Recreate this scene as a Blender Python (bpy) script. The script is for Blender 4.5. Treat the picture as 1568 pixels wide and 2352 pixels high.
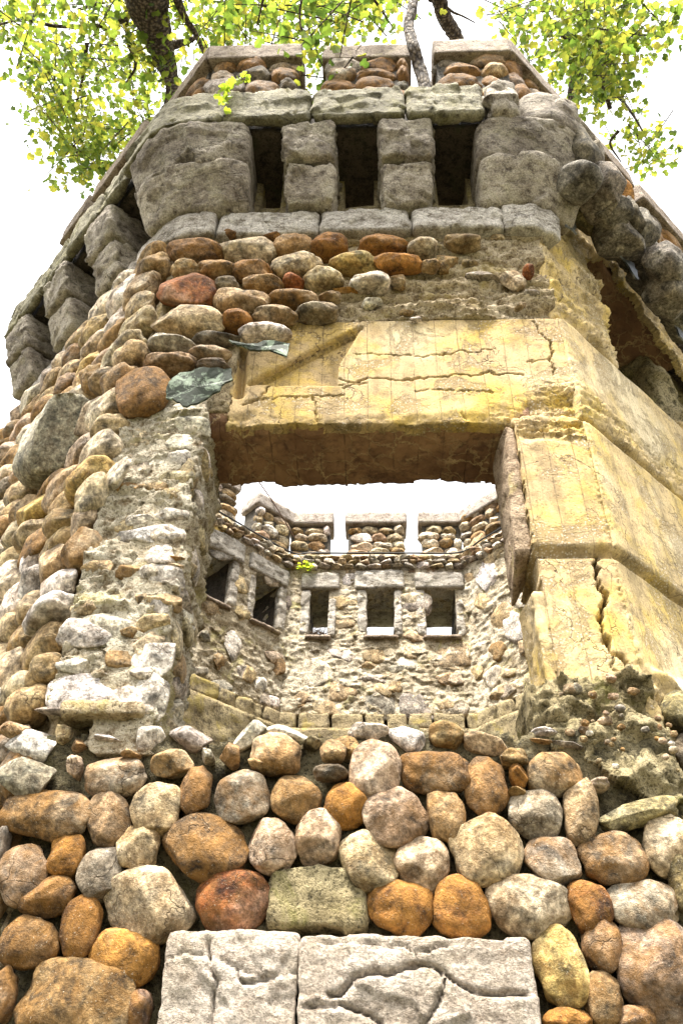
import bpy, math, random
import numpy as np
from mathutils import Matrix, Vector
rnd = random.Random(7)
sc = bpy.context.scene
for o in list(bpy.data.objects): bpy.data.objects.remove(o)

# ------------------------------------------------------------------ camera
F_PX, PITCH, YAW, ROLL = 1972.6, 0.7075, -0.0453, 0.0230      # in pixels of a 1568 x 2352 picture
CAM = np.array([0.0, -4.0, 1.6])
cp, sp, cy_, sy_ = math.cos(PITCH), math.sin(PITCH), math.cos(YAW), math.sin(YAW)
FW = np.array([sy_*cp, cy_*cp, sp]); RT = np.array([cy_, -sy_, 0.0]); UPV = np.cross(RT, FW)
cr, sr = math.cos(ROLL), math.sin(ROLL)
R2 = cr*RT + sr*UPV; U2 = -sr*RT + cr*UPV
cam = bpy.data.cameras.new('camera'); camo = bpy.data.objects.new('camera', cam)
sc.collection.objects.link(camo)
camo.matrix_world = Matrix(((R2[0], U2[0], -FW[0], CAM[0]), (R2[1], U2[1], -FW[1], CAM[1]), (R2[2], U2[2], -FW[2], CAM[2]), (0, 0, 0, 1)))
cam.sensor_fit = 'VERTICAL'; cam.sensor_height = 36.0; cam.lens = F_PX/2352*36.0
cam.clip_end = 2000; cam.clip_start = 0.05
sc.camera = camo
# ------------------------------------------------------------------ light
SUN_EL, SUN_AZ = math.radians(73), math.radians(206)           # azimuth clockwise from +y: from front left
w = bpy.data.worlds.new('World'); sc.world = w; w.use_nodes = True
nt = w.node_tree; nt.nodes.clear()
sky = nt.nodes.new('ShaderNodeTexSky'); sky.sky_type = 'NISHITA'; sky.sun_disc = False
sky.sun_elevation = SUN_EL; sky.sun_rotation = SUN_AZ; sky.air_density = 1.0; sky.dust_density = 4.0; sky.ozone_density = 1.0
hs = nt.nodes.new('ShaderNodeHueSaturation'); hs.inputs['Saturation'].default_value = 0.05
bg = nt.nodes.new('ShaderNodeBackground'); bg.inputs['Strength'].default_value = 0.125
wo = nt.nodes.new('ShaderNodeOutputWorld')
nt.links.new(sky.outputs[0], hs.inputs['Color']); nt.links.new(hs.outputs[0], bg.inputs['Color']); nt.links.new(bg.outputs[0], wo.inputs[0])
sl = bpy.data.lights.new('sun', 'SUN'); sl.energy = 3.4; sl.angle = math.radians(15); sl.color = (1.0, 0.94, 0.84)
so = bpy.data.objects.new('sun', sl); sc.collection.objects.link(so)
sd = Vector((math.sin(SUN_AZ)*math.cos(SUN_EL), math.cos(SUN_AZ)*math.cos(SUN_EL), math.sin(SUN_EL)))
so.rotation_euler = sd.to_track_quat('Z', 'Y').to_euler()
sc.view_settings.view_transform = 'Standard'; sc.view_settings.look = 'None'
sc.view_settings.exposure = 2.3; sc.view_settings.gamma = 1.0; sc.view_settings.use_curve_mapping = False

# ------------------------------------------------------------------ noise (numpy)
_p = np.random.RandomState(3).permutation(4096)
def _h(i, j, k): return _p[(_p[(_p[i & 4095] + j) & 4095] + k) & 4095]
_g = np.random.RandomState(5).normal(size=(4096, 3)); _g /= np.linalg.norm(_g, axis=1)[:, None]
def perlin(P):
    P = np.asarray(P, float); I = np.floor(P).astype(int); f = P - I; u = f*f*f*(f*(f*6-15)+10); r = 0
    for a in (0, 1):
        for b in (0, 1):
            for c in (0, 1):
                g = _g[_h(I[..., 0]+a, I[..., 1]+b, I[..., 2]+c)]
                d = (g*(f - np.array([a, b, c]))).sum(-1)
                wt = (u[..., 0] if a else 1-u[..., 0])*(u[..., 1] if b else 1-u[..., 1])*(u[..., 2] if c else 1-u[..., 2])
                r = r + d*wt
    return r*1.6
def fbm(P, o=4, lac=2.1, g=.5):
    r = 0; a = 1.0; P = np.asarray(P, float)
    for i in range(o): r = r + a*perlin(P + 17.3*i); P = P*lac; a *= g
    return r
_rv = np.random.RandomState(9).uniform(-1, 1, size=(4096, 7))
def facets(P):
    """hewn surface: each cell is a tilted plane"""
    P = np.asarray(P, float); I = np.floor(P).astype(int); best = np.full(P.shape[:-1], 9.0); val = np.zeros(P.shape[:-1])
    for a in (-1, 0, 1):
        for b in (-1, 0, 1):
            for c in (-1, 0, 1):
                J = I + np.array([a, b, c]); rv = _rv[_h(J[..., 0], J[..., 1], J[..., 2])]
                q = P - (J + .5 + .45*rv[..., :3]); d = (q*q).sum(-1)
                v = (q*rv[..., 3:6]).sum(-1)*.9 + rv[..., 6]*.25
                m = d < best; best = np.where(m, d, best); val = np.where(m, v, val)
    return val
def P3(X, Y, Z): return np.stack(np.broadcast_arrays(X, Y, Z), -1).astype(float)
def smooth(a, b, x): t = np.clip((x-a)/(b-a), 0, 1); return t*t*(3-2*t)

# ------------------------------------------------------------------ frames and rays
class Frame:
    def __init__(s, o, u, n): s.o = np.array(o, float); s.u = np.array(u, float); s.n = np.array(n, float); s.z = np.array([0, 0, 1.0])
    def pt(s, u, z, off=0): return s.o + s.u*u + s.n*off + s.z*z
    def arr(s, U, Z, O): return s.o + U[..., None]*s.u + O[..., None]*s.n + Z[..., None]*s.z
def ray(x, y):
    d = R2*((x-784)/F_PX) - U2*((y-1176)/F_PX) + FW
    return d
def hit(fr, x, y, off=0):
    d = ray(x, y); t = np.dot(fr.o + fr.n*off - CAM, fr.n)/np.dot(d, fr.n); q = CAM + t*d - fr.o
    return float(q@fr.u), float(q[2]), float(t)
def away(x, y, dist):
    d = ray(x, y); return CAM + d/np.linalg.norm(d)*dist
XL, XR, AL, AR, LL, LR = -1.618, 1.4075, 0.8075, 0.7672, 2.80, 3.25
FF = Frame((0, 0, 0), (1, 0, 0), (0, -1, 0))
FL = Frame((XL, 0, 0), (-math.cos(AL), math.sin(AL), 0), (-math.sin(AL), -math.cos(AL), 0))
FR = Frame((XR, 0, 0), (math.cos(AR), math.sin(AR), 0), (math.sin(AR), -math.cos(AR), 0))
TL, TR = math.tan(AL/2), math.tan(AR/2)

# ------------------------------------------------------------------ materials
class NT:
    def __init__(s, name):
        s.m = bpy.data.materials.new(name); s.m.use_nodes = True; s.t = s.m.node_tree; s.t.nodes.clear()
        s.out = s.n('ShaderNodeOutputMaterial'); s.b = s.n('ShaderNodeBsdfPrincipled'); s.l(s.b.outputs[0], s.out.inputs[0])
        s.b.inputs['Roughness'].default_value = .85; s.b.inputs['Specular IOR Level'].default_value = .25
        s.pos = s.n('ShaderNodeNewGeometry').outputs['Position']
    def n(s, k): return s.t.nodes.new(k)
    def l(s, a, b): s.t.links.new(a, b)
    def noise(s, scale, detail=5, rough=.6, vec=None, dist=0.0, dim4=None):
        n = s.n('ShaderNodeTexNoise'); n.inputs['Scale'].default_value = scale; n.inputs['Detail'].default_value = detail
        n.inputs['Roughness'].default_value = rough; n.inputs['Distortion'].default_value = dist
        if dim4 is not None: n.noise_dimensions = '4D'; s.l(dim4, n.inputs['W'])
        s.l(vec if vec is not None else s.pos, n.inputs['Vector']); return n.outputs['Fac']
    def voro(s, scale, feat='F1', vec=None, out='Distance'):
        n = s.n('ShaderNodeTexVoronoi'); n.feature = feat; n.inputs['Scale'].default_value = scale
        s.l(vec if vec is not None else s.pos, n.inputs['Vector']); return n.outputs[out]
    def ramp(s, fac, stops, const=False):
        n = s.n('ShaderNodeValToRGB'); e = n.color_ramp.elements
        while len(e) < len(stops): e.new(.5)
        for i, (p, c) in enumerate(stops):
            e[i].position = p; e[i].color = (c, c, c, 1) if isinstance(c, (int, float)) else (*c, 1)
        s.l(fac, n.inputs[0]); return n.outputs[0]
    def mix(s, fac, a, b, mode='MIX'):
        n = s.n('ShaderNodeMix'); n.data_type = 'RGBA'; n.blend_type = mode
        for v, i in ((fac, 0), (a, 6), (b, 7)):
            if isinstance(v, (int, float)): n.inputs[i].default_value = v if i == 0 else (v, v, v, 1)
            elif isinstance(v, tuple): n.inputs[i].default_value = (*v, 1)
            else: s.l(v, n.inputs[i])
        return n.outputs[2]
    def math(s, op, a, b=0.0, clamp=False):
        n = s.n('ShaderNodeMath'); n.operation = op; n.use_clamp = clamp
        for i, v in enumerate((a, b)):
            if isinstance(v, (int, float)): n.inputs[i].default_value = v
            else: s.l(v, n.inputs[i])
        return n.outputs[0]
    def scalevec(s, v, k):
        n = s.n('ShaderNodeVectorMath'); n.operation = 'MULTIPLY'; n.inputs[1].default_value = k; s.l(v, n.inputs[0]); return n.outputs[0]
    def bump(s, h, strength=.6, dist=.02, normal=None):
        n = s.n('ShaderNodeBump'); n.inputs['Strength'].default_value = strength; n.inputs['Distance'].default_value = dist
        s.l(h, n.inputs['Height'])
        if normal is not None: s.l(normal, n.inputs['Normal'])
        return n.outputs[0]
    def done(s, col, nrm=None):
        s.l(col, s.b.inputs['Base Color'])
        if nrm is not None: s.l(nrm, s.b.inputs['Normal'])
        return s.m

def m_cobble(name='cobble', grain=1.0, dk=.75, rustcol=(.46, .22, .045)):
    s = NT(name); oi = s.n('ShaderNodeObjectInfo'); r = s.math('MULTIPLY', oi.outputs['Random'], 60.0)
    big = s.noise(8*grain, 8, .72, dim4=r, dist=.5); wide = s.noise(2.6*grain, 3, .55, dim4=r, dist=.5); fine = s.noise(38*grain, 6, .7, dim4=r); spk = s.noise(120*grain, 3, .7, dim4=r)
    c = s.mix(s.ramp(wide, [(.42, 0), (.60, dk)]), oi.outputs['Color'], s.mix(1.0, oi.outputs['Color'], (.52, .44, .34), 'MULTIPLY'))
    c = s.mix(s.ramp(wide, [(.34, .6), (.46, 0)]), c, s.mix(.5, oi.outputs['Color'], (.62, .56, .44)))
    c = s.mix(1.0, c, s.ramp(big, [(.37, .20), (.5, .80), (.63, 1.55)]), 'MULTIPLY')
    c = s.mix(1.0, c, s.ramp(fine, [(.30, .20), (.5, .92), (.70, 1.9)]), 'MULTIPLY')
    rf = s.math('MULTIPLY', s.ramp(s.noise(7*grain, 5, .7, dim4=r, dist=1.2), [(.42, 0), (.6, 1)]), oi.outputs['Alpha'])
    c = s.mix(rf, c, rustcol)
    c = s.mix(s.ramp(spk, [(.62, 0), (.75, .75)]), c, (.72, .66, .52))
    c = s.mix(s.math('MULTIPLY', s.ramp(spk, [(.22, .8), (.36, 0)]), oi.outputs['Random']), c, (.04, .03, .02))
    # bands of mineral and thin cracks
    vein = s.voro(3.5*grain, 'DISTANCE_TO_EDGE', vec=s.addn(2.0, .12))
    vk = s.ramp(s.noise(2.3, 2, .5, dim4=r), [(.52, 0), (.6, 1)]); c = s.mix(s.math('MULTIPLY', vk, s.ramp(vein, [(.0, .7), (.012, 0)])), c, (.09, .06, .035))
    h = s.math('ADD', s.math('MULTIPLY', fine, .8), s.math('MULTIPLY', spk, .25))
    h = s.math('SUBTRACT', h, s.math('MULTIPLY', vk, s.ramp(vein, [(0, .4), (.015, 0)])))
    return s.done(c, s.bump(h, .9, .03))
def _addn(s, sc_, amt):
    n = s.n('ShaderNodeTexNoise'); n.inputs['Scale'].default_value = sc_; n.inputs['Detail'].default_value = 5; n.inputs['Roughness'].default_value = .65; s.l(s.pos, n.inputs['Vector'])
    v = s.n('ShaderNodeVectorMath'); v.operation = 'SUBTRACT'; v.inputs[1].default_value = (.5, .5, .5); s.l(n.outputs['Color'], v.inputs[0])
    k = s.n('ShaderNodeVectorMath'); k.operation = 'SCALE'; k.inputs['Scale'].default_value = amt*4; s.l(v.outputs[0], k.inputs[0])
    a = s.n('ShaderNodeVectorMath'); a.operation = 'ADD'; s.l(s.pos, a.inputs[0]); s.l(k.outputs[0], a.inputs[1]); return a.outputs[0]
NT.addn = _addn

def m_mortar(name, base, dark, light, lichen=None, scale=1.0):
    s = NT(name); big = s.noise(1.6*scale, 5, .6, dist=.5); mid = s.noise(11*scale, 5, .7); fine = s.noise(60*scale, 4, .75)
    c = s.mix(s.ramp(big, [(.35, 0), (.65, 1)]), base, light)
    c = s.mix(s.ramp(mid, [(.36, .95), (.52, 0)]), c, dark)
    c = s.mix(s.ramp(fine, [(.36, .85), (.48, 0)]), c, tuple(v*.3 for v in dark))
    c = s.mix(s.ramp(fine, [(.58, 0), (.74, .7)]), c, tuple(min(.8, v*1.6) for v in light))
    if lichen: c = s.mix(s.ramp(s.noise(2.4*scale, 6, .7, dist=1.0), [(.55, 0), (.66, .75)]), c, lichen)
    h = s.math('ADD', mid, s.math('MULTIPLY', fine, .6))
    return s.done(c, s.bump(h, 1.0, .05))

def m_concrete(name, base, yellow, pale, line=.165, lineamp=.6, crack=1.5):
    """board-marked concrete: UV holds metres along and up the face"""
    s = NT(name); uv = s.n('ShaderNodeUVMap').outputs[0]; sep = s.n('ShaderNodeSeparateXYZ'); s.l(uv, sep.inputs[0])
    wob = s.math('MULTIPLY', s.noise(2.0, 3, .5), .035)
    x = s.math('DIVIDE', s.math('ADD', sep.outputs[0], wob), line)
    fr = s.math('FRACT', x); d = s.math('ABSOLUTE', s.math('SUBTRACT', fr, .5))        # .5 at a joint
    joint = s.ramp(d, [(.47, 0), (.498, 1)])
    joint = s.math('MULTIPLY', joint, s.ramp(s.noise(6, 6, .8), [(.38, .1), (.54, 1)]))
    big = s.noise(1.3, 5, .6, dist=.8); mid = s.noise(7, 6, .7); fine = s.noise(70, 4, .8)
    c = s.mix(s.ramp(s.noise(2.1, 5, .65, dist=.4), [(.46, 0), (.63, .9)]), base, yellow)
    c = s.mix(s.ramp(big, [(.50, 0), (.66, .85)]), c, pale)
    c = s.mix(s.ramp(mid, [(.36, .75), (.49, 0)]), c, tuple(v*.5 for v in base)); c = s.mix(1.0, c, s.ramp(fine, [(.3, .6), (.5, 1.0), (.7, 1.25)]), 'MULTIPLY')
    bd = s.n('ShaderNodeTexWhiteNoise'); bd.noise_dimensions = '1D'; s.l(s.math('FLOOR', s.math('ADD', x, .0)), bd.inputs['W'])
    c = s.mix(1.0, c, s.ramp(bd.outputs['Value'], [(0, .93), (1, 1.05)]), 'MULTIPLY')
    drip = s.noise(1.0, 6, .7, vec=s.scalevec(s.pos, (5, 5, .7))); c = s.mix(s.ramp(drip, [(.5, 0), (.66, .6)]), c, tuple(v*.42 for v in base))
    c = s.mix(s.math('MULTIPLY', joint, lineamp), c, (.13, .09, .05))
    spall = s.ramp(s.noise(2.6, 8, .72, dist=.6), [(.53, 0), (.56, 1)]); c = s.mix(s.math('MULTIPLY', spall, .55), c, tuple(v*.62 for v in base)); c = s.mix(s.math('MULTIPLY', spall, s.ramp(s.voro(55, 'F1'), [(.2, .8), (.4, 0)])), c, (.60, .52, .40))
    pit = s.ramp(fine, [(.31, 1), (.38, 0)])
    c = s.mix(s.math('MULTIPLY', pit, .85), c, (.07, .05, .03))
    vein = s.voro(crack, 'DISTANCE_TO_EDGE', vec=s.addn(1.6, .16))
    ck = s.math('MULTIPLY', s.ramp(vein, [(.0, 1), (.006, 0)]), s.ramp(s.noise(1.1, 3, .5), [(.45, 0), (.55, 1)]))
    c = s.mix(s.math('MULTIPLY', ck, .9), c, (.07, .045, .03))
    h = s.math('SUBTRACT', s.math('ADD', s.math('MULTIPLY', mid, .35), s.math('MULTIPLY', fine, .35)), s.math('ADD', s.math('MULTIPLY', joint, .35), s.math('MULTIPLY', ck, 1.0)))
    h = s.math('SUBTRACT', h, s.math('MULTIPLY', pit, .4)); h = s.math('SUBTRACT', h, s.math('MULTIPLY', spall, s.math('ADD', .3, s.math('MULTIPLY', fine, 1.2))))
    return s.done(c, s.bump(h, .7, .02))

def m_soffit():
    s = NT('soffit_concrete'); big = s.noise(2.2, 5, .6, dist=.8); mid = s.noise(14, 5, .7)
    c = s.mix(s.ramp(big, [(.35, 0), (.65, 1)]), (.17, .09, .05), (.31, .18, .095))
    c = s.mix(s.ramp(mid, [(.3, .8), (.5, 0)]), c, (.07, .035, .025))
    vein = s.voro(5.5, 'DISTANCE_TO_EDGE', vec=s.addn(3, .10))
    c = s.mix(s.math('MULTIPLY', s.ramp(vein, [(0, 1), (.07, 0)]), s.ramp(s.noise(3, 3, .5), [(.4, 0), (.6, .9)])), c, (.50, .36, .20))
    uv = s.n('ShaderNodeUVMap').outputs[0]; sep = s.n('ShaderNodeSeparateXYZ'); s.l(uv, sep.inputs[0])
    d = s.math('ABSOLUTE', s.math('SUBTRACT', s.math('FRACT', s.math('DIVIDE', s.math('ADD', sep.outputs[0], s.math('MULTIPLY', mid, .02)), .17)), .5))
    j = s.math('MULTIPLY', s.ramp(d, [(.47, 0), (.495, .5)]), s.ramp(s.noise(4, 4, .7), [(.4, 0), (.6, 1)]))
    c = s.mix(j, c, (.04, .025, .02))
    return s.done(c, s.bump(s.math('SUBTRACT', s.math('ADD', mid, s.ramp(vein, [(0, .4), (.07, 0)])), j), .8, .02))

def m_hewn(name, base, light, dark, lichen=(.40, .36, .24), la=.5, cks=.4, cksc=1.7):
    s = NT(name); oi = s.n('ShaderNodeObjectInfo'); r = s.math('MULTIPLY', oi.outputs['Random'], 60.0)
    st = s.scalevec(s.pos, (1.0, 1.0, 1.6))
    big = s.noise(2.5, 5, .6, dim4=r, dist=.7); mid = s.noise(13, 7, .72, vec=st, dim4=r); fine = s.noise(75, 5, .75, dim4=r)
    c = s.mix(s.ramp(big, [(.43, 0), (.58, 1)]), base, light)
    c = s.mix(s.ramp(mid, [(.36, .95), (.5, 0)]), c, dark)
    c = s.mix(s.ramp(mid, [(.54, 0), (.66, .6)]), c, tuple(min(.8, v*1.35) for v in light))
    c = s.mix(s.math('MULTIPLY', s.ramp(s.noise(3.2, 5, .7, dim4=r, dist=.9), [(.5, 0), (.64, 1)]), la), c, lichen)
    c = s.mix(1.0, c, s.ramp(fine, [(.27, .25), (.5, .95), (.73, 1.7)]), 'MULTIPLY')
    c = s.mix(1.0, c, oi.outputs['Color'], 'MULTIPLY')
    vein = s.voro(cksc, 'DISTANCE_TO_EDGE', vec=s.addn(1.8, .2))
    ck = s.math('MULTIPLY', s.ramp(vein, [(0, 1), (.012, 0)]), s.ramp(s.noise(1.7, 2, .5, dim4=r), [(.45, 0), (.55, 1)]))
    c = s.mix(s.math('MULTIPLY', ck, cks), c, (.05, .04, .03))
    h = s.math('SUBTRACT', s.math('ADD', mid, s.math('MULTIPLY', fine, .45)), s.math('MULTIPLY', ck, cks))
    return s.done(c, s.bump(h, 1.0, .05))

MAT = {}
MAT['cobble'] = m_cobble()
MAT['rubble'] = m_cobble('rubble_stone', 1.3, .3)
MAT['mortar'] = m_mortar('cobble_mortar', (.115, .095, .05), (.03, .024, .012), (.20, .165, .09), (.11, .10, .035))
MAT['rough'] = m_mortar('rough_mortar', (.50, .385, .22), (.18, .12, .055), (.62, .51, .35), (.48, .37, .14))
MAT['inner'] = m_mortar('inner_masonry', (.52, .43, .29), (.20, .145, .075), (.70, .62, .48), (.42, .37, .14), .8)
MAT['moss'] = m_mortar('mossy_concrete', (.28, .22, .11), (.07, .055, .02), (.42, .35, .20), (.24, .22, .06))
MAT['yellow'] = m_concrete('yellow_concrete', (.46, .33, .165), (.53, .36, .075), (.58, .47, .28))
MAT['side'] = m_concrete('side_concrete', (.52, .39, .20), (.56, .40, .10), (.66, .55, .36), .13, .45)
MAT['soffit'] = m_soffit()
MAT['dark'] = m_mortar('shade_dark_concrete', (.075, .055, .038), (.02, .015, .01), (.13, .10, .07), (.06, .06, .03))  # near-black tone that paints shade into slots, recesses and window passages
MAT['hewn'] = m_hewn('hewn_granite', (.24, .20, .155), (.46, .40, .32), (.07, .05, .035))
MAT['hewn_light'] = m_hewn('pale_granite', (.40, .355, .30), (.60, .55, .48), (.14, .11, .075), la=.3)
MAT['lintel'] = m_hewn('weathered_lintel_stone', (.19, .17, .105), (.33, .30, .21), (.055, .045, .025), (.20, .18, .07), .7)
MAT['big'] = m_hewn('base_granite', (.47, .39, .31), (.60, .515, .43), (.27, .21, .155), (.38, .32, .22), .4, .0)
MAT['cap'] = m_mortar('cap_concrete', (.30, .23, .17), (.13, .09, .06), (.42, .34, .27), (.34, .28, .16))
MAT['capin'] = m_mortar('cap_concrete_pale', (.44, .37, .31), (.22, .17, .13), (.56, .50, .45), (.40, .36, .27))
MAT['ochre'] = m_mortar('ochre_render', (.40, .29, .19), (.20, .13, .07), (.50, .38, .26), (.46, .36, .15))
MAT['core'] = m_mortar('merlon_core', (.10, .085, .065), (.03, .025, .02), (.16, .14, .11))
MAT['brick'] = m_mortar('concrete_brick', (.33, .26, .15), (.12, .09, .05), (.44, .36, .20), (.42, .33, .09))
def m_simple(name, c, rough=.6, metal=0.0, nz=30, var=.4):
    s = NT(name); n = s.noise(nz, 5, .7); col = s.mix(s.ramp(n, [(.3, 1), (.7, 0)]), c, tuple(v*var for v in c))
    s.b.inputs['Roughness'].default_value = rough; s.b.inputs['Metallic'].default_value = metal
    return s.done(col, s.bump(n, .3, .01))
MAT['verdigris'] = None
s = NT('verdigris_copper'); n_ = s.noise(13, 7, .75, dist=.6)
MAT['verdigris'] = s.done(s.mix(s.ramp(n_, [(.5, 0), (.58, 1)]), (.035, .042, .03), (.22, .27, .20)), s.bump(s.noise(20, 4, .6), .4, .01)); s.b.inputs['Roughness'].default_value = .75
MAT['sheet'] = m_simple('grey_sheet_metal', (.30, .32, .35), .4, .5)
MAT['tar'] = m_simple('black_cable', (.03, .03, .03), .6)
MAT['rust'] = m_simple('rusty_wire', (.16, .09, .06), .8)
MAT['twig'] = m_simple('twig', (.16, .11, .07), .9)
s = NT('bark'); st = s.scalevec(s.pos, (1, 1, .45)); v1 = s.voro(26, 'F1', vec=st); n1 = s.noise(30, 5, .7)
MAT['bark'] = s.done(s.mix(s.ramp(v1, [(.2, 0), (.6, 1)]), (.24, .19, .14), (.055, .04, .03)), s.bump(s.math('SUBTRACT', n1, s.math('MULTIPLY', v1, 1.6)), 1.0, .05))
def m_leaf(name, stops):
    s = NT(name); g = s.n('ShaderNodeNewGeometry'); r = s.ramp(g.outputs['Random Per Island'], stops)
    c = s.mix(s.ramp(s.noise(40, 3, .6), [(.35, .0), (.7, .35)]), r, (.10, .16, .03))
    d = s.b; s.l(c, d.inputs['Base Color']); d.inputs['Roughness'].default_value = .5
    t = s.n('ShaderNodeBsdfTranslucent'); tc = s.mix(1.0, c, (1.7, 1.65, 1.1), 'MULTIPLY'); s.l(tc, t.inputs[0])
    m = s.n('ShaderNodeMixShader'); m.inputs[0].default_value = .6; s.l(d.outputs[0], m.inputs[1]); s.l(t.outputs[0], m.inputs[2]); s.l(m.outputs[0], s.out.inputs[0])
    return s.m
MAT['leaf'] = m_leaf('leaf', [(0, (.035, .06, .012)), (.3, (.085, .125, .022)), (.65, (.155, .185, .032)), (1, (.30, .27, .05))])
s = NT('ground'); MAT['ground'] = s.done(s.mix(s.ramp(s.noise(.8, 6, .7), [(.4, 0), (.6, 1)]), (.045, .055, .022), (.09, .075, .05)), s.bump(s.noise(12, 5, .7), .6, .05))

# ------------------------------------------------------------------ object helpers
def link(name, me, mat=None, parent=None, color=None, label=None, kind=None):
    o = bpy.data.objects.new(name, me); sc.collection.objects.link(o)
    if mat is not None and len(me.materials) == 0: me.materials.append(MAT[mat] if isinstance(mat, str) else mat)
    if parent is not None:
        o.parent = parent; r = root_loc(parent); o.matrix_parent_inverse = Matrix.Translation(-r)
    if color is not None: o.color = color
    if label: o['label'] = label
    if kind: o['kind'] = kind
    return o
_rl = {}
def root_loc(p): return _rl.get(p.name, Vector((0, 0, 0)))
def thing(name, label, cat, loc, group=None):
    o = bpy.data.objects.new(name, None); sc.collection.objects.link(o); o.location = loc; o['label'] = label; o['category'] = cat
    o.empty_display_size = .3
    if group: o['group'] = group
    _rl[o.name] = Vector(loc); return o
def mesh(name, V, Fc, smoothf=True, uv=None):
    me = bpy.data.meshes.new(name); V = np.asarray(V, np.float32); Fc = np.asarray(Fc, np.int32); k = Fc.shape[1]
    me.vertices.add(len(V)); me.vertices.foreach_set('co', V.ravel())
    me.loops.add(Fc.size); me.loops.foreach_set('vertex_index', Fc.ravel())
    me.polygons.add(len(Fc)); me.polygons.foreach_set('loop_start', np.arange(0, Fc.size, k, dtype=np.int32))
    if uv is not None:
        l = me.uv_layers.new(name='UVMap'); l.data.foreach_set('uv', np.asarray(uv, np.float32)[Fc.ravel()].ravel())
    me.update(calc_edges=True); me.validate()
    me.polygons.foreach_set('use_smooth', np.full(len(me.polygons), smoothf)); me.update()
    return me

def patch(name, fr, u0, u1, z0, z1, res, hf, mat, parent, mask=None, depth=.5, label=None, kind=None, rows=None):
    """a displaced sheet in frame fr with closed edges that run back by depth"""
    nu = max(2, int(round((u1-u0)/res))); nz = max(2, int(round((z1-z0)/res)))
    U, Z = np.meshgrid(np.linspace(u0, u1, nu+1), np.linspace(z0, z1, nz+1), indexing='ij')
    H = hf(U, Z) if callable(hf) else np.full(U.shape, hf)
    if H.ndim == 3: U, Z, H = H[..., 0], H[..., 1], H[..., 2]
    V = fr.arr(U, Z, H).reshape(-1, 3); uv = np.stack([U, Z], -1).reshape(-1, 2)
    uc = (np.arange(nu)+.5)/nu*(u1-u0)+u0; zc = (np.arange(nz)+.5)/nz*(z1-z0)+z0
    UC, ZC = np.meshgrid(uc, zc, indexing='ij'); M = mask(UC, ZC) if mask is not None else np.ones(UC.shape, bool)
    idx = np.arange((nu+1)*(nz+1)).reshape(nu+1, nz+1)
    a, b, c, d = idx[:-1, :-1], idx[1:, :-1], idx[1:, 1:], idx[:-1, 1:]
    F = np.stack([a, b, c, d], -1)[M]
    if np.dot(np.cross(fr.u, fr.z), fr.n) < 0: F = F[:, ::-1]
    # boundary edges
    E = np.concatenate([F[:, [0, 1]], F[:, [1, 2]], F[:, [2, 3]], F[:, [3, 0]]]); key = np.sort(E, 1); _, inv, cnt = np.unique(key[:, 0]*10**7+key[:, 1], return_inverse=True, return_counts=True)
    B = E[cnt[inv] == 1]
    n = rows or max(1, int(depth/max(res, .06))); vb = np.unique(B); remap = {v: i for i, v in enumerate(vb)}
    Vs = [V]; uvs = [uv]; base = len(V); prev = {v: v for v in vb}; Fs = [F]
    lut = np.full(len(V), -1); lut[vb] = np.arange(len(vb)); pi_ = B.copy()
    for k in range(1, n+1):
        t = k/n; q = V[vb] - fr.n*depth*t
        nz_ = .018*fbm(q*7, 3) if k < n else np.zeros(len(vb)); q = q + nz_[:, None]*(fr.u+fr.z)
        Vs.append(q); uvs.append(uv[vb] + [[depth*t, depth*t*.3]]); ci = lut[B] + base
        Fs.append(np.stack([pi_[:, 0], ci[:, 0], ci[:, 1], pi_[:, 1]], -1)); pi_ = ci; base += len(vb)
    me = mesh(name, np.concatenate(Vs), np.concatenate(Fs), True, np.concatenate(uvs))
    return link(name, me, mat, parent, label=label, kind=kind)

def cubegrid(nx, ny, nz):
    vs = []; fs = []; base = 0
    for ax in range(3):
        a, b = [(1, 2), (2, 0), (0, 1)][ax]; n = [nx, ny, nz]; na, nb = n[a], n[b]
        A, Bm = np.meshgrid(np.linspace(-1, 1, na+1), np.linspace(-1, 1, nb+1), indexing='ij')
        for sgn in (-1, 1):
            v = np.zeros(A.shape+(3,)); v[..., ax] = sgn; v[..., a] = A; v[..., b] = Bm
            i = np.arange(A.size).reshape(A.shape)+base; q = np.stack([i[:-1, :-1], i[1:, :-1], i[1:, 1:], i[:-1, 1:]], -1).reshape(-1, 4)
            vs.append(v.reshape(-1, 3)); fs.append(q if sgn > 0 else q[:, ::-1]); base += A.size
    V = np.concatenate(vs); F = np.concatenate(fs); K = np.round(V*1e4).astype(np.int64); _, ix, inv = np.unique(K, axis=0, return_index=True, return_inverse=True)
    return V[ix], inv.reshape(-1)[F]
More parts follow.
